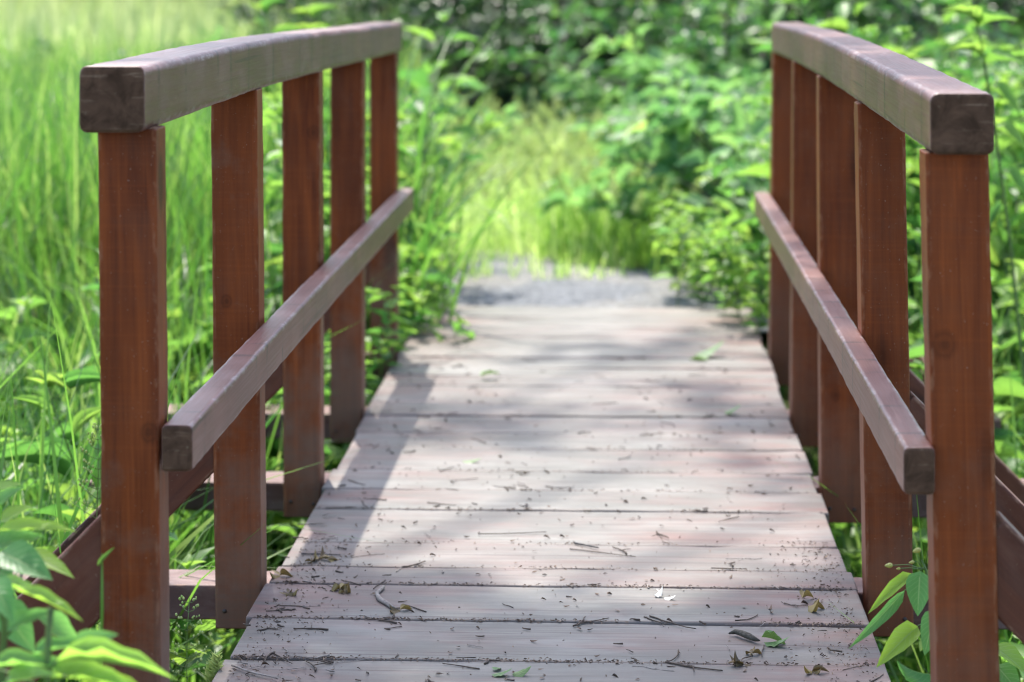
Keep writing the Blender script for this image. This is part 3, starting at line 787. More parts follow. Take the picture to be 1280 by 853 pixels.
# ------------------------------------------------------------------ shrubs and trees
def shrub_meshes(seed, H, R, nb, nleaf, L, W, mat, tmpl=T_OV_S, tint_mu=0.4, tint_sd=0.22, low=0.05):
    rnd = random.Random(seed); rg = np.random.default_rng(seed)
    fol = Bag(); wood = Bag(); P = []; D = []
    for b in range(nb):
        a = 2 * math.pi * b / nb + rnd.gauss(0, 0.4); el_ = rnd.uniform(0.35, 2.2)
        ln = H * rnd.uniform(0.55, 1.0) if el_ > 0.9 else R * rnd.uniform(0.8, 1.2)
        pts = curve_pts((rnd.gauss(0, R * .12), rnd.gauss(0, R * .12), 0), (math.cos(a), math.sin(a), el_), ln, 9, (math.cos(a) * .35, math.sin(a) * .35, -0.35), 0.05, rnd)
        tube(wood, pts, [0.012 * H * (1 - 0.85 * i / 9) for i in range(10)], 5)
        twigs_ = [(pts, 1.0)]
        for k in range(7):
            j = rnd.randint(2, 8); a2 = rnd.uniform(0, 6.28)
            tp = curve_pts(pts[j], (math.cos(a2), math.sin(a2), rnd.uniform(-.2, .9)), R * rnd.uniform(0.25, 0.55), 6, (0, 0, -0.3), 0.06, rnd)
            tube(wood, tp, [0.004 * H * (1 - 0.8 * i / 6) for i in range(7)], 4); twigs_.append((tp, .6))
        per = max(4, int(nleaf / nb / len(twigs_)))
        for tp, _ in twigs_:
            for k in range(per):
                f = (0.15 + 0.85 * rnd.random()) * (len(tp) - 1); j = min(len(tp) - 2, int(f)); p = tp[j].lerp(tp[j + 1], f - j)
                a3 = rnd.uniform(0, 6.28); d = (tp[j + 1] - tp[j]).normalized() * 0.6 + Vector((math.cos(a3), math.sin(a3), rnd.uniform(-.3, .5)))
                p = p + d.normalized() * rnd.uniform(0.0, L * 0.9)
                if p.z < low: p.z = low + rnd.random() * 0.1
                P.append(tuple(p)); D.append(tuple(d))
    n = len(P)
    N = np.stack([rg.normal(0, .45, n), rg.normal(0, .45, n), np.ones(n)], 1)
    ls = L * rg.uniform(0.6, 1.2, n)
    put_leaves(fol, tmpl, P, D, N, ls, ls * W / L, np.clip(rg.normal(tint_mu, tint_sd, n), 0, 1), rg.uniform(0.3, 1.8, n))
    return fol.mesh('foliage', mat), wood.mesh('branches', M['bark'])

SHRUBS = {
    'mid': [shrub_meshes(300 + i, 1.25, 0.7, 11, 1150, 0.125, 0.044, M['paleshrub'], tint_mu=0.38) for i in range(3)],
    'big': [shrub_meshes(320 + i, 2.6, 1.5, 14, 2600, 0.105, 0.036, M['shrub'], tint_mu=0.35) for i in range(3)],
    'dark': [shrub_meshes(340 + i, 3.0, 1.8, 14, 3000, 0.12, 0.042, M['darkleaf'], tint_mu=0.45) for i in range(2)],
}
def shrub(kind, px, d, label, sc=1.0, name='leafy_shrub', group=None):
    fm, wm = random.choice(SHRUBS[kind])
    x, y = at(px, d), d
    o = empty(name, (x, y, gz(x, y) - 0.03), random.uniform(0, 6.28)); o.scale = (sc,) * 3
    tag(o, label, 'shrub', group)
    link(bpy.data.objects.new('foliage', fm), o); link(bpy.data.objects.new('branches', wm), o)
    return o
shrub('mid', 985, 9.6, 'green shrub rising behind the far right post', 0.95)
shrub('mid', 975, 11.0, 'bushy green shrub at the right edge of the meadow', 1.0)
shrub('mid', 1080, 9.0, 'leafy shrub seen between the right posts', 0.8)
shrub('mid', 925, 13.6, 'loose green shrub where the meadow meets the wood', 0.9)
shrub('big', 980, 13.5, 'broad pale-leaved shrub above the far end of the right handrail', 0.8)
shrub('big', 1120, 14.5, 'tall dark green shrub above the middle of the right handrail', 0.85)
shrub('big', 1260, 13.8, 'big leafy shrub behind the near end of the right handrail', 0.8)
shrub('big', 880, 17.0, 'dense green bush behind the meadow on the right', 0.9)
shrub('big', 780, 18.5, 'bright-leaved bush at the back of the meadow', 0.8)
shrub('mid', 455, 12.6, 'pale green shrub behind the far half of the left handrail', 0.85)
shrub('mid', 350, 15.0, 'light green shrub above the middle of the left handrail', 0.8)
shrub('mid', 930, 11.6, 'leafy pale shrub bordering the right of the meadow', 0.85)
shrub('mid', 850, 14.2, 'bright leafy shrub where the meadow meets the wood', 0.85)
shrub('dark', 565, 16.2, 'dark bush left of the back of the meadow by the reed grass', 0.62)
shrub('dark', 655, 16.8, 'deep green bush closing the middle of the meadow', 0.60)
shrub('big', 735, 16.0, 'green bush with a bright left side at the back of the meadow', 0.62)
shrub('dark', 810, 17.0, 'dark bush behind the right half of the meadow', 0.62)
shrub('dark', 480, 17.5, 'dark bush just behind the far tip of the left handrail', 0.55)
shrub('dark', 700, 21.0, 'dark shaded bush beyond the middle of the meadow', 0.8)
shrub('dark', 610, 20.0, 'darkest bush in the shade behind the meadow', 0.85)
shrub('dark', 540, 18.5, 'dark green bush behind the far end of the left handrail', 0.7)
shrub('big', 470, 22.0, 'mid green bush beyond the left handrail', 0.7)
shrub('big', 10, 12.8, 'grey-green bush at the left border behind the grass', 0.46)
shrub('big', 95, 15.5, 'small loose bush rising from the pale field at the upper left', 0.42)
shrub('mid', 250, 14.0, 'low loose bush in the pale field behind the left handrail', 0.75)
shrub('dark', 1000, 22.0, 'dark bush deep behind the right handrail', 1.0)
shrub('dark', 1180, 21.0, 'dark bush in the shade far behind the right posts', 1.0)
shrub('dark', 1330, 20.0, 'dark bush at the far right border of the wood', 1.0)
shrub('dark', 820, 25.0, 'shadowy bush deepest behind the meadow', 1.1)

def tree(px, d, H, R, label, seed, mat='darkleaf', nleaf=6500, low=1.6, x=None, group='trees around the clearing'):
    rnd = random.Random(seed); rg = np.random.default_rng(seed)
    x = at(px, d) if x is None else x
    o = empty('broadleaf_tree', (x, d, gz(x, d) - 0.1), 0); tag(o, label, 'tree', group)
    wood = Bag()
    tr = curve_pts((0, 0, 0), (rnd.gauss(0, .05), rnd.gauss(0, .05), 1), H * 0.92, 12, (0, 0, 0.1), 0.03, rnd)
    r0 = H * 0.016
    tube(wood, tr, [r0 * (1.35 if i == 0 else 1) * (1 - 0.85 * i / 12) for i in range(13)], 9)
    P = []; D = []
    nb = 26
    for b in range(nb):
        h = low / H + (0.95 - low / H) * (b + 0.5) / nb; f = h * 12 * 0.98; j = min(11, int(f)); p = tr[j].lerp(tr[j + 1], f - j)
        a = b * 2.4 + rnd.gauss(0, .3); ln = R * (1.0 - 0.55 * h) * rnd.uniform(.75, 1.2)
        bp = curve_pts(p, (math.cos(a), math.sin(a), 0.35), ln, 8, (0, 0, -0.15), 0.06, rnd)
        tube(wood, bp, [r0 * 0.35 * (1 - 0.85 * i / 8) for i in range(9)], 5)
        for k in range(7):
            j = rnd.randint(2, 8); a2 = a + rnd.gauss(0, 1.1)
            tp = curve_pts(bp[j], (math.cos(a2), math.sin(a2), rnd.uniform(-.4, .5)), ln * rnd.uniform(.2, .4), 5, (0, 0, -.3), .06, rnd)
            tube(wood, tp, [r0 * .1 * (1 - .8 * i / 5) for i in range(6)], 3)
            for q in range(int(nleaf / nb / 7)):
                f2 = rnd.random() * 5; j2 = min(4, int(f2)); pp = tp[j2].lerp(tp[j2 + 1], f2 - j2) + Vector((rnd.gauss(0, .09), rnd.gauss(0, .09), rnd.gauss(0, .07)))
                a3 = rnd.uniform(0, 6.28); P.append(tuple(pp)); D.append((math.cos(a3), math.sin(a3), rnd.uniform(-.6, .3)))
    n = len(P); N = np.stack([rg.normal(0, .4, n), rg.normal(0, .4, n), np.ones(n)], 1); ls = 0.13 * rg.uniform(.6, 1.25, n)
    fol = Bag(); put_leaves(fol, T_OV_S, P, D, N, ls, ls * .34, np.clip(rg.normal(.5, .25, n), 0, 1), rg.uniform(.3, 1.6, n))
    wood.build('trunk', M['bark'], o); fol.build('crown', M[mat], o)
    return o
tree(640, 24.0, 10, 3.4, 'tall tree shading the wood straight behind the meadow', 901)
tree(900, 23.0, 9, 3.2, 'broadleaf tree behind the bushes right of the meadow', 902)
tree(1160, 24.5, 11, 3.6, 'broadleaf tree far behind the right handrail', 903)
tree(1400, 19.0, 10, 3.4, 'broadleaf tree off behind the right posts', 904)
tree(480, 27.0, 11, 3.2, 'broadleaf tree behind the far end of the left handrail', 905)
tree(-60, 25.0, 11, 3.6, 'broadleaf tree at the left border beyond the grass', 906)

def tree_copy(src, x, y, sc, label):
    o = src.copy(); o.location = (x, y, gz(x, y) - .1); o.rotation_euler[2] = random.uniform(0, 6.28); o.scale = (sc,) * 3; link(o); o['label'] = label
    for ch in list(src.children): c = ch.copy(); link(c, o)
    return o
_t1 = tree(0, -9.0, 10, 3.6, 'broadleaf tree behind the viewpoint beside the near path', 907, x=-3.2)
tree_copy(_t1, 3.0, -7.0, 1.0, 'broadleaf tree behind the viewpoint on the right bank')
tree_copy(_t1, 0.4, -14.0, 1.2, 'tall broadleaf tree straight behind the viewpoint')
tree_copy(_t1, 7.5, 0.5, 1.05, 'broadleaf tree on the right bank beside the bridge')
tree_copy(_t1, -9.5, -2.0, 1.1, 'broadleaf tree on the left bank behind the viewpoint')
tree_copy(_t1, 7.0, 9.0, 0.95, 'broadleaf tree on the right bank beyond the bridge')
# backdrop wood: one far mass of leaves at the rim of the clearing
def far_wood():
    B = Bag(); n = 26000
    th = RNG.uniform(-0.55, 0.42, n); rr = RNG.uniform(34, 46, n)
    h = RNG.uniform(0, 1, n) ** 0.8 * 7
    P = np.stack([np.sin(th) * rr, np.cos(th) * rr, h], 1)
    a = RNG.uniform(0, 6.28, n); D = np.stack([np.cos(a), np.sin(a), RNG.uniform(-.6, .4, n)], 1)
    N = np.stack([RNG.normal(0, .5, n), RNG.normal(0, .5, n), np.ones(n)], 1)
    put_leaves(B, T_OV_S, P, D, N, RNG.uniform(.3, .6, n), RNG.uniform(.1, .22, n), np.clip(RNG.normal(.5, .25, n), 0, 1), RNG.uniform(.3, 1.5, n))
    tag(B.build('far_woods', M['shrub']), 'distant leafy edge of the wood round the clearing', 'woods', kind='stuff')
far_wood()

# tall broad-leaved grass clumps between the left railing and the path
def reed(px, d, label, n=26, H=1.15, seed=0):
    global RNG
    x = at(px, d); y = d
    B = Bag(); rg = RNG
    xy = np.stack([rg.normal(x, 0.07, n), rg.normal(y, 0.09, n)], 1)
    blades(B, xy, GZ(xy[:, 0], xy[:, 1]) - .02, rg.uniform(.6, 1.15, n) * H, rg.uniform(.006, .012, n), np.abs(rg.normal(.12, .1, n)), rg.uniform(0, 6.28, n), np.abs(rg.normal(1.7, .6, n)), np.clip(rg.normal(.5, .2, n), 0, 1), 8)
    V = np.concatenate(B.V); c = np.array([x, y, gz(x, y)]); B.V = [V - c]
    o = B.build('reed_grass', M['grass'], loc=tuple(c)); tag(o, label, 'grass clump', 'clumps of broad reed grass by the far left end of the bridge')
for i, (px, d) in enumerate(((500, 7.9), (516, 8.2), (528, 8.8), (508, 8.8), (495, 8.5), (520, 9.4), (540, 9.7))):
    reed(px, d, 'clump of tall broad reed grass arching over by the far left end of the bridge', 20, 0.9 if px > 512 else 1.25)

# ------------------------------------------------------------------ litter on the deck
def deck_pt(px, py):
    d = CAM_Z * FPX / (py + 40.6); p = at3(px, py, d); return p.x, p.y
def twig_bag(seed, L, r, kinks=3, fork=False, bendy=0.25):
    rnd = random.Random(seed); B = Bag()
    pts = [Vector((-L / 2, 0, r * .9))]; d = Vector((1, rnd.gauss(0, .2), 0))
    for i in range(kinks * 2):
        d = (d + Vector((0, rnd.gauss(0, bendy), 0))).normalized(); pts.append(pts[-1] + d * L / (kinks * 2) + Vector((0, 0, rnd.uniform(-.1, .16) * r)))
    tube(B, pts, [r * (1.0 - .45 * i / len(pts)) * rnd.uniform(.85, 1.15) for i in range(len(pts))], 6)
    if fork:
        j = len(pts) // 2; s = rnd.choice((-1, 1))
        q = curve_pts(pts[j], (0.8, s * .7, .15), L * .35, 4, (0, 0, -.15), .08, rnd); tube(B, q, [r * .6 * (1 - .5 * i / 4) for i in range(5)], 5)
        j = max(1, len(pts) // 3); q = curve_pts(pts[j], (0.7, -s * .8, .1), L * .2, 3, (0, 0, -.1), .08, rnd); tube(B, q, [r * .5 * (1 - .5 * i / 3) for i in range(4)], 5)
    return B
twig_meshes = []
for i in range(24):
    L = [0.014, 0.025, 0.038, 0.06, 0.085, 0.02, 0.045, 0.018][i % 8] * random.uniform(.75, 1.25)
    twig_meshes.append((i % 5 == 2, twig_bag(500 + i, L, random.uniform(.0007, .0018), 2 + i % 4, i % 3 == 0, random.uniform(.15, .55)).mesh('twig', M['paletwig'] if i % 5 == 2 else M['twig'])))
def place_twig(x, y, me, rz, label, group='dry twigs scattered on the deck', z=0.0012, name='twig'):
    o = bpy.data.objects.new(name, me); o.location = (x, y, z); o.rotation_euler = (0, 0, rz)
    tag(o, label, 'twig', group); link(o)
for i in range(340):
    while True:
        y = 3.75 + 3.6 * random.random() ** 1.5; x = random.uniform(-.63, .42)
        if noise.noise(Vector((x * 3, y * 2.2, 8))) + random.uniform(-.3, .5) > 0: break
    pale_, me_ = random.choice(twig_meshes)
    if random.random() < .3: x = -.66 + abs(random.gauss(0, .14))
    if random.random() < .35: y = min(bounds, key=lambda q_: abs(q_ - y)) + random.gauss(0, .008)
    place_twig(x, y, me_, random.gauss(0, .95) + (math.pi if random.random() < .5 else 0), 'small pale stripped twig among the litter on the planks' if pale_ else 'thin brown twig lying flat on the weathered planks', 'pale twigs scattered on the deck' if pale_ else 'dry twigs scattered on the deck')
def special_twig(px0, py0, px1, py1, r, mat, label, fork=False, bend=0.2, seed=1):
    a = deck_pt(px0, py0); b = deck_pt(px1, py1); L = math.hypot(b[0] - a[0], b[1] - a[1])
    o = twig_bag(seed, L, r, 3, fork, bend).build('twig', mat); o.location = ((a[0] + b[0]) / 2, (a[1] + b[1]) / 2, .0015); o.rotation_euler = (0, 0, math.atan2(b[1] - a[1], b[0] - a[0]))
    tag(o, label, 'twig')
# bent pale stick lying by the second left post
bp_ = [deck_pt(*p) for p in ((492, 764), (484, 758), (474, 752), (471, 745), (480, 737))]
o_ = Bag(); tube(o_, [(p[0] - bp_[2][0], p[1] - bp_[2][1], .004) for p in bp_], [.0032, .0042, .0046, .0036, .003], 8)
o_ = o_.build('twig', M['paletwig'], loc=(bp_[2][0], bp_[2][1], .001)); tag(o_, 'thick bent pale grey stick on the deck right of the second left post', 'stick')
special_twig(718, 681, 750, 687, .0023, M['darktwig'], 'short straight blue-black twig in the middle of the deck', seed=41, bend=.05)
special_twig(598, 669, 684, 668, .0012, M['twig'], 'long thin straight twig across the sunny middle of the deck', seed=42, bend=.06)
special_twig(712, 688, 784, 702, .0012, M['twig'], 'slim brown twig slanting just below the blue-black twig', seed=43, bend=.1)
special_twig(290, 834, 345, 852, .0022, M['paletwig'], 'pale dry twig at the near left corner of the deck', seed=44, bend=.15)
special_twig(832, 830, 892, 846, .0018, M['twig'], 'forked brown twig at the near end of the deck', True, .2, 45)
special_twig(848, 815, 832, 830, .0015, M['twig'], 'short twig crossing the forked twig at the near end of the deck', False, .2, 49)
special_twig(377, 694, 424, 697, .0016, M['darktwig'], 'dark twig lying in the shadow strip beside the left posts', seed=46, bend=.08)
special_twig(812, 772, 862, 790, .0014, M['twig'], 'curved thin twig below the white petals', seed=47, bend=.25)
special_twig(980, 756, 1010, 762, .0013, M['twig'], 'twig touching the dry yellow leaf on the right of the deck', True, seed=48)

def crumbs():
    B = Bag(); n = 5600
    P = []
    gaps = [b for b in bounds[3:14]]
    wts = np.array([.4, 1.0, 1.0, 1.0, .8, .3, .3, .3, .2, .2, .2]); wts /= wts.sum()
    for i in range(n):
        k = random.random()
        if k < .72:
            y = random.choices(gaps, wts)[0] + random.gauss(-.003, .0055); x = random.uniform(-.65, .43)
            if noise.noise(Vector((x * 4, y * 9, 1))) < -.15 + random.uniform(-.3, .3): continue
        elif k < .9:
            y = random.uniform(3.75, 4.9); s = random.random(); x = -.64 + abs(random.gauss(0, .07)) if s < .5 else .42 - abs(random.gauss(0, .06))
        else:
            y = 3.7 + 3.2 * random.random() ** 1.4; x = random.uniform(-.63, .42)
        P.append((x, y, .001 + random.random() * .0025))
    P = np.array(P); n = len(P); a = RNG.uniform(0, 6.28, n)
    put_leaves(B, T_OV_S, P, np.stack([np.cos(a), np.sin(a), RNG.normal(0, .25, n)], 1), np.stack([RNG.normal(0, .5, n), RNG.normal(0, .5, n), np.ones(n)], 1),
               RNG.uniform(.002, .0085, n) , RNG.uniform(.0006, .0016, n), RNG.uniform(0, 1, n))
    n2 = 620; y2 = 3.72 + 3.2 * RNG.random(n2) ** 1.7; x2 = RNG.uniform(-.65, .43, n2); a2 = RNG.normal(0, .9, n2)
    k2 = np.array([noise.noise(Vector((p * 3.2, q * 4.5, 4))) + random.uniform(-.35, .45) > 0 for p, q in zip(x2, y2)])
    x2, y2, a2 = x2[k2], y2[k2], a2[k2]; n2 = len(x2)
    put_leaves(B, T_OV_S, np.stack([x2, y2, np.full(n2, .003)], 1), np.stack([np.cos(a2), np.sin(a2), RNG.normal(0, .1, n2)], 1), np.stack([RNG.normal(0, .4, n2), RNG.normal(0, .4, n2), np.ones(n2)], 1), RNG.uniform(.005, .018, n2), RNG.uniform(.0012, .0032, n2), RNG.uniform(0, .45, n2), RNG.uniform(-1, 1.5, n2))
    tag(B.build('debris', M['crumb']), 'brown bark crumbs and bud scales strewn over the planks and along their gaps', 'debris', kind='stuff')
crumbs()

def flat_leaf(bag, px, py, L, W, ang, tint, curl=1.0, z=.004, tilt=(0, 0)):
    x, y = deck_pt(px, py)
    return (x, y, z), (math.cos(ang), math.sin(ang), tilt[0]), (0, tilt[1], 1), L, W, tint, curl
def leaf_thing(name, items, mat, label, cat, tmpl=T_OV, group=None):
    B = Bag(); c = items[0][0]
    for (p, d, n, L, W, t, cu) in items:
        put_leaves(B, tmpl, [(p[0] - c[0], p[1] - c[1], p[2])], [d], [n], L, W, t, [cu])
    o = B.build(name, mat, loc=(c[0], c[1], 0)); tag(o, label, cat, group); return o
F_ = lambda *a, **k: flat_leaf(None, *a, **k)
leaf_thing('fallen_leaf', [F_(614, 846, .036, .011, .1, .3, -.6, tilt=(.1, .2)), F_(640, 846, .034, .011, .2, .8, -.7, tilt=(.2, -.3)), F_(618, 841, .025, .008, 1.2, .5, .5)], M['fallen_green'], 'crumpled fresh green leaf lying at the near end of the deck', 'leaf')
leaf_thing('fallen_leaf', [F_(952, 804, .045, .012, .1, .5, 1.4, z=.010, tilt=(0, .2)), F_(955, 806, .045, .010, -.25, .2, -.9, z=.004, tilt=(.05, .3))], M['fallen_green'], 'withered green leaf curled beside a dark rolled leaf on the deck', 'leaf')
rl = Bag(); rc = deck_pt(934, 799); rp = [deck_pt(*p) for p in ((911, 795), (919, 794), (927, 797), (936, 800), (944, 803), (950, 804))]
tube(rl, [(p[0] - rc[0], p[1] - rc[1], z) for p, z in zip(rp, (.004, .006, .007, .006, .005, .004))], [.0015, .0045, .0055, .006, .0042, .001], 7)
rl = rl.build('fallen_leaf', simple('rotten_leaf', (.035, .03, .022), (.10, .09, .07), 150, .75, .3, .8), loc=(rc[0], rc[1], 0)); tag(rl, 'dark rolled-up dead leaf near the right end of the planks', 'leaf')
leaf_thing('fallen_leaf', [F_(1003, 752, .028, .008, .9, .9, 1.6, z=.006, tilt=(.4, .3)), F_(1010, 764, .03, .006, -.9, 1, -1.8, z=.010), F_(1016, 762, .026, .007, .2, .7, 1.4, z=.006)], M['deadleaf'], 'small dry yellow leaf on the right side of the deck', 'leaf', T_LA)
leaf_thing('fallen_petals', [F_(818, 748, .022, .007, .5, .5, -1.5, z=.006, tilt=(.3, .2)), F_(830, 750, .022, .006, -.2, .5, -1.0, z=.004), F_(824, 745, .018, .006, 1.5, .5, 1.0, z=.008)], M['petal'], 'scrap of white petals on the middle of the near deck', 'petals')
leaf_thing('fallen_leaf', [F_(578, 578, .045, .011, .0, .6, -.6, z=.003)], M['fallen_green'], 'flat green leaf scrap left of the middle of the deck', 'leaf')
leaf_thing('fallen_leaf', [F_(868, 448, .10, .03, .2, .4, -.8, z=.012, tilt=(.2, .2)), F_(885, 452, .08, .022, 2.5, .9, .8)], M['fallen_green'], 'bright green leaves lying on the far right of the deck', 'leaf')
leaf_thing('fallen_leaf', [F_(905, 519, .05, .016, .2, .5, -.8, z=.008, tilt=(.2, .3))], M['fallen_green'], 'small green leaf by the right edge of the middle deck', 'leaf')
leaf_thing('fallen_leaf', [F_(600, 475, .06, .017, .5, .7, .9, z=.01, tilt=(.3, .2))], M['fallen_green'], 'green leaf standing up on the far left of the deck', 'leaf')
for i, (px, py) in enumerate(((398, 700), (410, 702), (425, 738), (430, 742), (390, 705), (1085, 700), (940, 820), (930, 833), (1015, 842), (350, 722), (360, 745), (500, 765))):
    leaf_thing('leaf_scrap', [F_(px, py, random.uniform(.015, .03), random.uniform(.003, .007), random.uniform(0, 6), random.random(), random.uniform(-2, 2), z=.004, tilt=(random.gauss(0, .3), random.gauss(0, .4))) for _ in range(4)], M['deadleaf'], 'crumbled brown leaf scrap among the litter on the near planks', 'leaf scrap', T_LA, 'leaf scraps on the near planks')

# ------------------------------------------------------------------ plants close to the camera
def leaf_to(bag, a, b, w_, nrm, tint, curl=1.0, tmpl=T_OV):
    a = Vector(a); b = Vector(b); d = b - a
    put_leaves(bag, tmpl, [tuple(a)], [tuple(d)], [nrm], d.length, w_, tint, [curl])

def right_balsam():
    d = 3.86
    base = at3(1172, 990, d); o = empty('balsam_plant', (base.x, base.y, gz(base.x, base.y)))
    tag(o, 'small balsam plant with yellow buds sprouting between the deck and the near right post', 'plant')
    off = Vector(o.location); q = lambda px, py, dd=d: at3(px, py, dd) - off
    L = Bag(); St = Bag()
    cam_n = (0.0, -1.0, 0.55)
    leaf_to(L, q(1139, 717), q(1087, 761, 3.80), .011, (0.5, -.35, 1), 1.0, .5)
    leaf_to(L, q(1131, 738), q(1066, 810, 3.78), .011, (0.8, -.9, .6), .15, .3)
    leaf_to(L, q(1150, 714, 3.84), q(1147, 768, 3.80), .023, (-.15, -1, .45), .2, .5)
    leaf_to(L, q(1147, 783, 3.84), q(1099, 826, 3.78), .020, (.3, -.6, .9), 1.0, .7)
    leaf_to(L, q(1168, 762, 3.84), q(1157, 818, 3.80), .020, (.1, -1, .4), .2, .4)
    leaf_to(L, q(1175, 842, 3.84), q(1112, 850, 3.78), .008, (.1, -.4, 1), .3, -1.2)
    leaf_to(L, q(1240, 808, 3.95), q(1290, 838, 3.9), .020, (.1, -.6, 1), .9, .7)
    leaf_to(L, q(1245, 832, 3.95), q(1275, 862, 3.9), .022, (.1, -.9, .7), .5, .7)
    leaf_to(L, q(1163, 730, 3.9), q(1185, 745, 3.95), .016, (0, -.6, 1), .9, .5)
    stem = [Vector((0, 0, 0)), q(1174, 930), q(1170, 850), q(1166, 790), q(1162, 740), q(1157, 712), q(1152, 700)]
    tube(St, stem, [.005, .0045, .004, .0035, .0028, .002, .0012], 7)
    for a, b in (((1165, 780), (1147, 783)), ((1160, 730), (1139, 717)), ((1161, 736), (1131, 738)), ((1156, 712), (1150, 714)), ((1166, 790), (1168, 762)), ((1172, 880), (1175, 842)), ((1174, 900), (1240, 808)), ((1174, 905), (1245, 832))):
        tube(St, [q(*a), q((a[0] + b[0]) / 2, (a[1] + b[1]) / 2 - 3), q(*b)], [.0014, .0012, .001], 5)
    bd = Bag()
    for (a, b, r) in (((1155, 712), (1113, 707), .0042), ((1155, 708), (1148, 688), .0045), ((1152, 708), (1141, 703), .003), ((1157, 706), (1163, 690), .003), ((1150, 712), (1124, 711), .0022)):
        mid = q((a[0] + b[0]) / 2, min(a[1], b[1]) - 1)
        tube(St, [q(*a), mid, q(*b)], [.0009, .0008, .0007], 5)
        c = q(*b); ax = (c - mid).normalized()
        tube(bd, [c - ax * r, c - ax * r * .5, c + ax * r * .4, c + ax * r * 1.6, c + ax * r * 2.2], [r * .2, r * .8, r, r * .55, r * .1], 7, tint=.5)
        leaf_to(bd, c, c + ax * r * 3 + Vector((0, 0, r)), r * .8, (0, -.5, 1), .9, 2, T_LA) if False else None
    L.build('leaves', M['balsam'], o); St.build('stem', M['stem'], o); bd.build('buds', M['bud'], o)
right_balsam()

def stalk(px, py0, py1, d, label, seed, dense=1.0, feather=False):
    """thin stalk with side twigs of tiny buds (a dock or figwort in seed)"""
    rnd = random.Random(seed)
    top = at3(px, py0, d); bx = top.x + rnd.uniform(-.02, .02); base = Vector((bx, top.y, gz(bx, top.y)))
    o = empty('seed_stalk', base); tag(o, label, 'plant')
    St = Bag(); bd = Bag(); n = 12
    pts = [Vector((0, 0, 0)).lerp(top - base, i / n) + Vector((.006 * math.sin(i * .8 + seed), 0, 0)) for i in range(n + 1)]
    tube(St, pts, [.0024 * (1 - .75 * i / n) for i in range(n + 1)], 5)
    seen = (at3(px, py1, d) - base).z / (top - base).z
    m = int(9 * dense)
    for k in range(m):
        t = seen + (1 - seen) * (k + .5) / m; f = t * n; j = min(n - 1, int(f)); p = pts[j].lerp(pts[j + 1], f - j)
        for s in (-1, 1):
            a = rnd.uniform(-.6, .6); ln = .034 * (1.25 - .9 * (k + .5) / m) * rnd.uniform(.7, 1.2)
            e = p + Vector((s * math.cos(a) * ln, math.sin(a) * ln, ln * .55)); tube(St, [p, p.lerp(e, .5) - Vector((0, 0, .002)), e], [.0007, .0006, .0005], 4)
            for b in range(4):
                c = p.lerp(e, .45 + .18 * b) + Vector((rnd.gauss(0, .002), rnd.gauss(0, .002), rnd.uniform(0, .004))); r = rnd.uniform(.0014, .0024)
                tube(bd, [c - Vector((0, 0, r)), c - Vector((0, 0, r * .3)), c + Vector((0, 0, r * .6)), c + Vector((0, 0, r * 1.3))], [r * .3, r, r * .8, r * .1], 6, tint=rnd.random())
    St.build('stem', M['stem'], o); bd.build('buds', M['seed'], o)
stalk(118, 531, 655, 3.75, 'slender budding stalk just left of the near left post', 5, 1.2)
stalk(238, 748, 853, 3.95, 'slender budding stalk between the first and second left posts', 9)
def feathery():
    d = 4.0; p = at3(262, 880, d); o_ = Bag(); rg = np.random.default_rng(5)
    tip = at3(271, 822, d) - Vector((p.x, p.y, gz(p.x, p.y))); base = Vector((0, 0, 0))
    pts = [base.lerp(tip, i / 8) for i in range(9)]; tube(o_, pts, [.0015] * 9, 4, tint=.9)
    m = 70; s = rg.uniform(0, 1, m); a = rg.uniform(0, 6.28, m)
    B = np.array(pts[-1])[None] - np.array((0.15, 0, 1.0))[None] * (.05 * (1 - s))[:, None]
    put_leaves(o_, T_LA, B, np.stack([np.cos(a) * .7, np.sin(a) * .7, np.ones(m)], 1), np.stack([-np.sin(a), np.cos(a), np.zeros(m)], 1), .03 * (1.1 - .6 * s), .0009, rg.uniform(0, 1, m))
    ob = o_.build('grass_panicle', M['seed'], loc=(p.x, p.y, gz(p.x, p.y))); tag(ob, 'feathery grass panicle beside the near left corner of the deck', 'grass')
feathery()
def young_stem():
    d = 3.3; top = at3(124, 692, d); base = Vector((top.x + .01, top.y, gz(top.x, top.y))); B = Bag(); t = top - base
    tube(B, [t * (i / 8) + Vector((.004 * math.sin(i), 0, 0)) for i in range(9)], [.0024, .0024, .0023, .0022, .002, .002, .0022, .0024, .0008], 6, tint=.7)
    put_leaves(B, T_LA, [tuple(at3(122, 708, d) - base)], [tuple(at3(139, 686, d) - at3(122, 708, d))], [(0, -1, .3)], .032, .0028, .7)
    ob = B.build('grass_sprout', M['grass'], loc=base); tag(ob, 'single young grass stem in front of the near left post', 'grass')
young_stem()

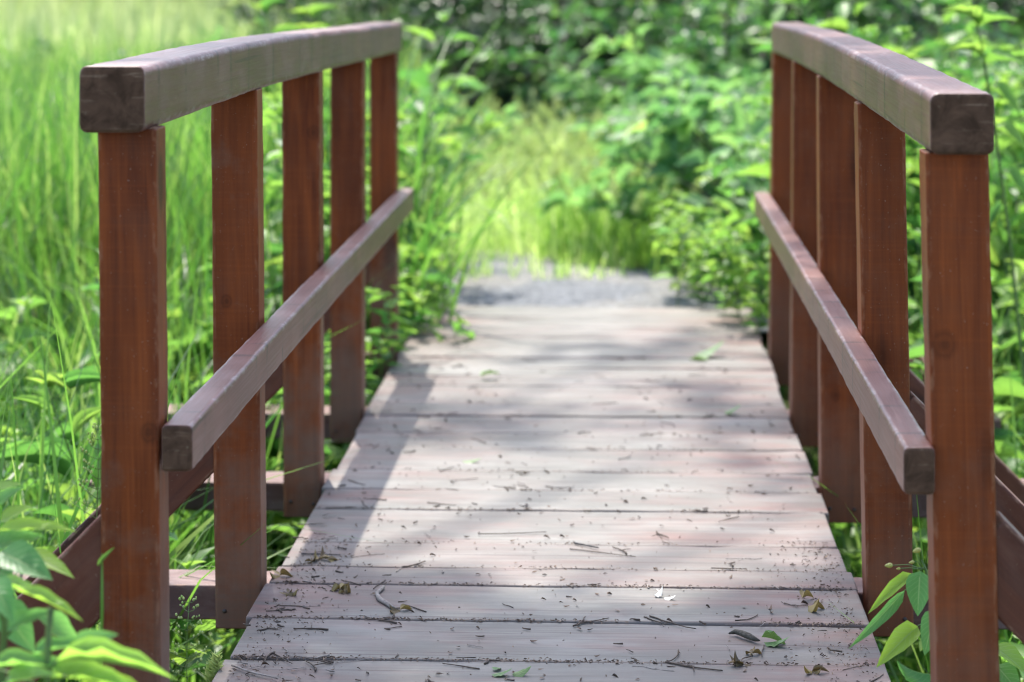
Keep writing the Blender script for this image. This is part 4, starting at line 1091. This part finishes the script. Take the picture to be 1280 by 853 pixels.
def left_balsam(d, label, seed, tops, stem_px):
    """tops: list of (base px,py, tip px,py, halfwidth, normal, tint)"""
    b0 = at3(stem_px, 980, d); o = empty('balsam_plant', (b0.x, b0.y, gz(b0.x, b0.y))); off = Vector(o.location); tag(o, label, 'plant', )
    L = Bag(); St = Bag(); rnd = random.Random(seed)
    q = lambda px, py, dd=d: at3(px, py, dd) - off
    ys_ = min(t[1] for t in tops)
    stem = [Vector((0, 0, 0)), q(stem_px + 4, 920), q(stem_px - 2, 840), q(stem_px + 3, 760), q(stem_px, max(ys_, 600))]
    tube(St, stem, [.006, .0055, .005, .004, .002], 8)
    for (ax, ay, bx, by, hw, nr, ti) in tops:
        dd = d + rnd.uniform(-.08, .08)
        leaf_to(L, q(ax, ay, dd), q(bx, by, dd + rnd.uniform(-.05, .02)), hw, nr, ti, rnd.uniform(.4, 1.0))
        tube(St, [q(stem_px, min(ay + 30, 960)), q((stem_px + ax) / 2, ay + 8), q(ax, ay, dd)], [.002, .0016, .0013], 5)
    L.build('leaves', M['balsam'], o); St.build('stem', M['stem'], o)
left_balsam(3.25, 'balsam plant at the left border with big oval leaves over the grass', 31, [
    (0, 690, 62, 716, .026, (.1, -.75, .8), .15), (-10, 700, 8, 748, .024, (.2, -.8, .5), .1), (-5, 664, 95, 654, .013, (0, -.5, 1), 1.0),
    (0, 652, 36, 630, .014, (0, -.6, 1), .9), (-16, 645, 22, 604, .015, (-.4, -.7, .8), .5), (30, 690, 92, 716, .015, (.1, -.6, 1), 1.0), (-20, 618, 24, 600, .012, (0, -.6, 1), .8), (-8, 684, 46, 664, .016, (.1, -.8, .7), .3)], -8)
left_balsam(3.1, 'balsam plant with bright leaf edges in the bottom left corner', 32, [
    (20, 738, 104, 764, .010, (.05, -.35, 1), .9), (-6, 752, 45, 812, .026, (.2, -.8, .6), .15), (10, 790, 62, 757, .013, (-.2, -.7, .7), .3),
    (45, 770, 110, 812, .018, (.1, -.6, .8), .35), (-5, 735, 50, 730, .010, (0, -.3, 1), .8), (-10, 725, 15, 770, .020, (.2, -.8, .5), .1)], 4)
left_balsam(2.95, 'lowest balsam plant spreading pointed leaves before the near left post', 33, [
    (40, 822, 108, 793, .012, (-.1, -.5, 1), .45), (70, 826, 215, 817, .013, (.05, -.35, 1), .75), (20, 846, 120, 826, .014, (0, -.45, 1), .55), (60, 848, 170, 842, .018, (.05, -.5, 1), .8),
    (-10, 836, 70, 818, .013, (0, -.4, 1), .6), (90, 812, 140, 790, .016, (-.2, -.8, .6), .35), (5, 858, 60, 832, .016, (-.1, -.5, .8), .7), (100, 856, 185, 852, .015, (0, -.5, 1), .95), (95, 838, 40, 828, .014, (0, -.4, 1), .6)], 60)

# tall leafy weed standing behind the near right handrail
def tall_weed():
    d = 6.6; top = at3(1214, -25, d); base = Vector((at(1250, 6.4), 6.4, gz(at(1250, 6.4), 6.4))); o = empty('tall_weed', base)
    tag(o, 'tall stalk with drooping pointed leaves rising above the near right handrail', 'plant'); L = Bag(); St = Bag()
    q = lambda px, py, dd=d: at3(px, py, dd) - base
    pts = [Vector((0, 0, 0)), q(1285, 520), q(1262, 300), q(1243, 160), q(1230, 75), q(1216, 0), q(1212, -40)]
    tube(St, pts, [.006, .0055, .005, .0045, .004, .003, .0015], 7)
    for (ax, ay, bx, by, hw, ti) in ((1228, 70, 1190, 45, .018, .8), (1231, 80, 1270, 62, .022, .5), (1236, 110, 1278, 130, .02, .6), (1222, 35, 1262, 8, .02, .6), (1240, 150, 1205, 160, .014, .4), (1243, 160, 1285, 175, .022, .7), (1222, 30, 1190, -5, .016, .8), (1250, 215, 1292, 240, .022, .5), (1255, 260, 1225, 290, .014, .4)):
        leaf_to(L, q(ax, ay), q(bx, by, d - .1), hw, (0, -.5, 1), ti, 1.2)
    L.build('leaves', M['herb'], o); St.build('stem', M['stem'], o)
tall_weed()

# ------------------------------------------------------------------ trees whose branches hang over the bridge (out of the picture, their shade is not)
def shade_tree(trunk, clusters, label, seed, n_per=90):
    rnd = random.Random(seed); rg = np.random.default_rng(seed)
    o = empty('broadleaf_tree', (trunk[0], trunk[1], gz(*trunk) - .1)); tag(o, label, 'tree', 'trees around the clearing')
    off = Vector(o.location); W = Bag(); L = Bag(); H = 14.0
    tr = curve_pts((0, 0, 0), (rnd.gauss(0, .04), rnd.gauss(0, .04), 1), H, 10, (0, 0, .1), .03, rnd); tube(W, tr, [.16 * (1.3 if i == 0 else 1) * (1 - .8 * i / 10) for i in range(11)], 10)
    for (cx, cy, cz, R, cnt) in clusters:
        c = Vector((cx, cy, cz)) - off; j = max(2, min(9, int((c.z - 1.2) / H * 10))); a = tr[j]
        mid = a.lerp(c, .55) + Vector((0, 0, .35)); tube(W, [a, a.lerp(mid, .5) + Vector((0, 0, .15)), mid, mid.lerp(c, .6), c], [.06, .05, .035, .022, .01], 7)
        P = []; D = []
        for k in range(12):
            dv = Vector((rnd.gauss(0, 1), rnd.gauss(0, 1), rnd.gauss(0, .45))).normalized(); tw = curve_pts(c, dv, R * rnd.uniform(.6, 1.1), 5, (0, 0, -.3), .08, rnd)
            tube(W, tw, [.008, .007, .006, .004, .003, .002], 4)
            for q in range(cnt // 12):
                f = rnd.random() ** .7 * 5; jj = min(4, int(f)); p = tw[jj].lerp(tw[jj + 1], f - jj) + Vector((rnd.gauss(0, .07), rnd.gauss(0, .07), rnd.gauss(0, .05))); aa = rnd.uniform(0, 6.28)
                P.append(tuple(p)); D.append((math.cos(aa), math.sin(aa), rnd.uniform(-.6, .2)))
        n = len(P); ls = .11 * rg.uniform(.6, 1.2, n)
        put_leaves(L, T_OV_S, P, D, np.stack([rg.normal(0, .35, n), rg.normal(0, .35, n), np.ones(n)], 1), ls, ls * .36, np.clip(rg.normal(.5, .2, n), 0, 1), rg.uniform(.3, 1.5, n))
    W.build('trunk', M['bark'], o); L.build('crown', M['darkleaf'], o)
def over(x, y, z):      # point above the deck spot (x, y) on its way to the sun
    k = z / SUN_V.z; return (x + SUN_V.x * k, y + SUN_V.y * k, z)
cl = []
for (x, y, z, R, cnt) in ((-.3, 3.65, 9.6, .65, 700), (.4, 3.75, 10.2, .75, 800), (.25, 3.0, 9.4, .7, 600), (.62, 4.6, 10.4, .45, 160), (-.5, 4.15, 9.8, .5, 330), (.1, 4.2, 10.6, .5, 330), (.65, 5.6, 10.5, .4, 90), (.3, 6.15, 10.8, .6, 150), (-.4, 6.2, 11, .45, 110), (0.1, 7.4, 11, .5, 90)):
    cl.append((*over(x, y, z), R, cnt))
shade_tree((-4.6, 6.5), cl, 'tree left of the bridge whose boughs reach over the near deck', 951)
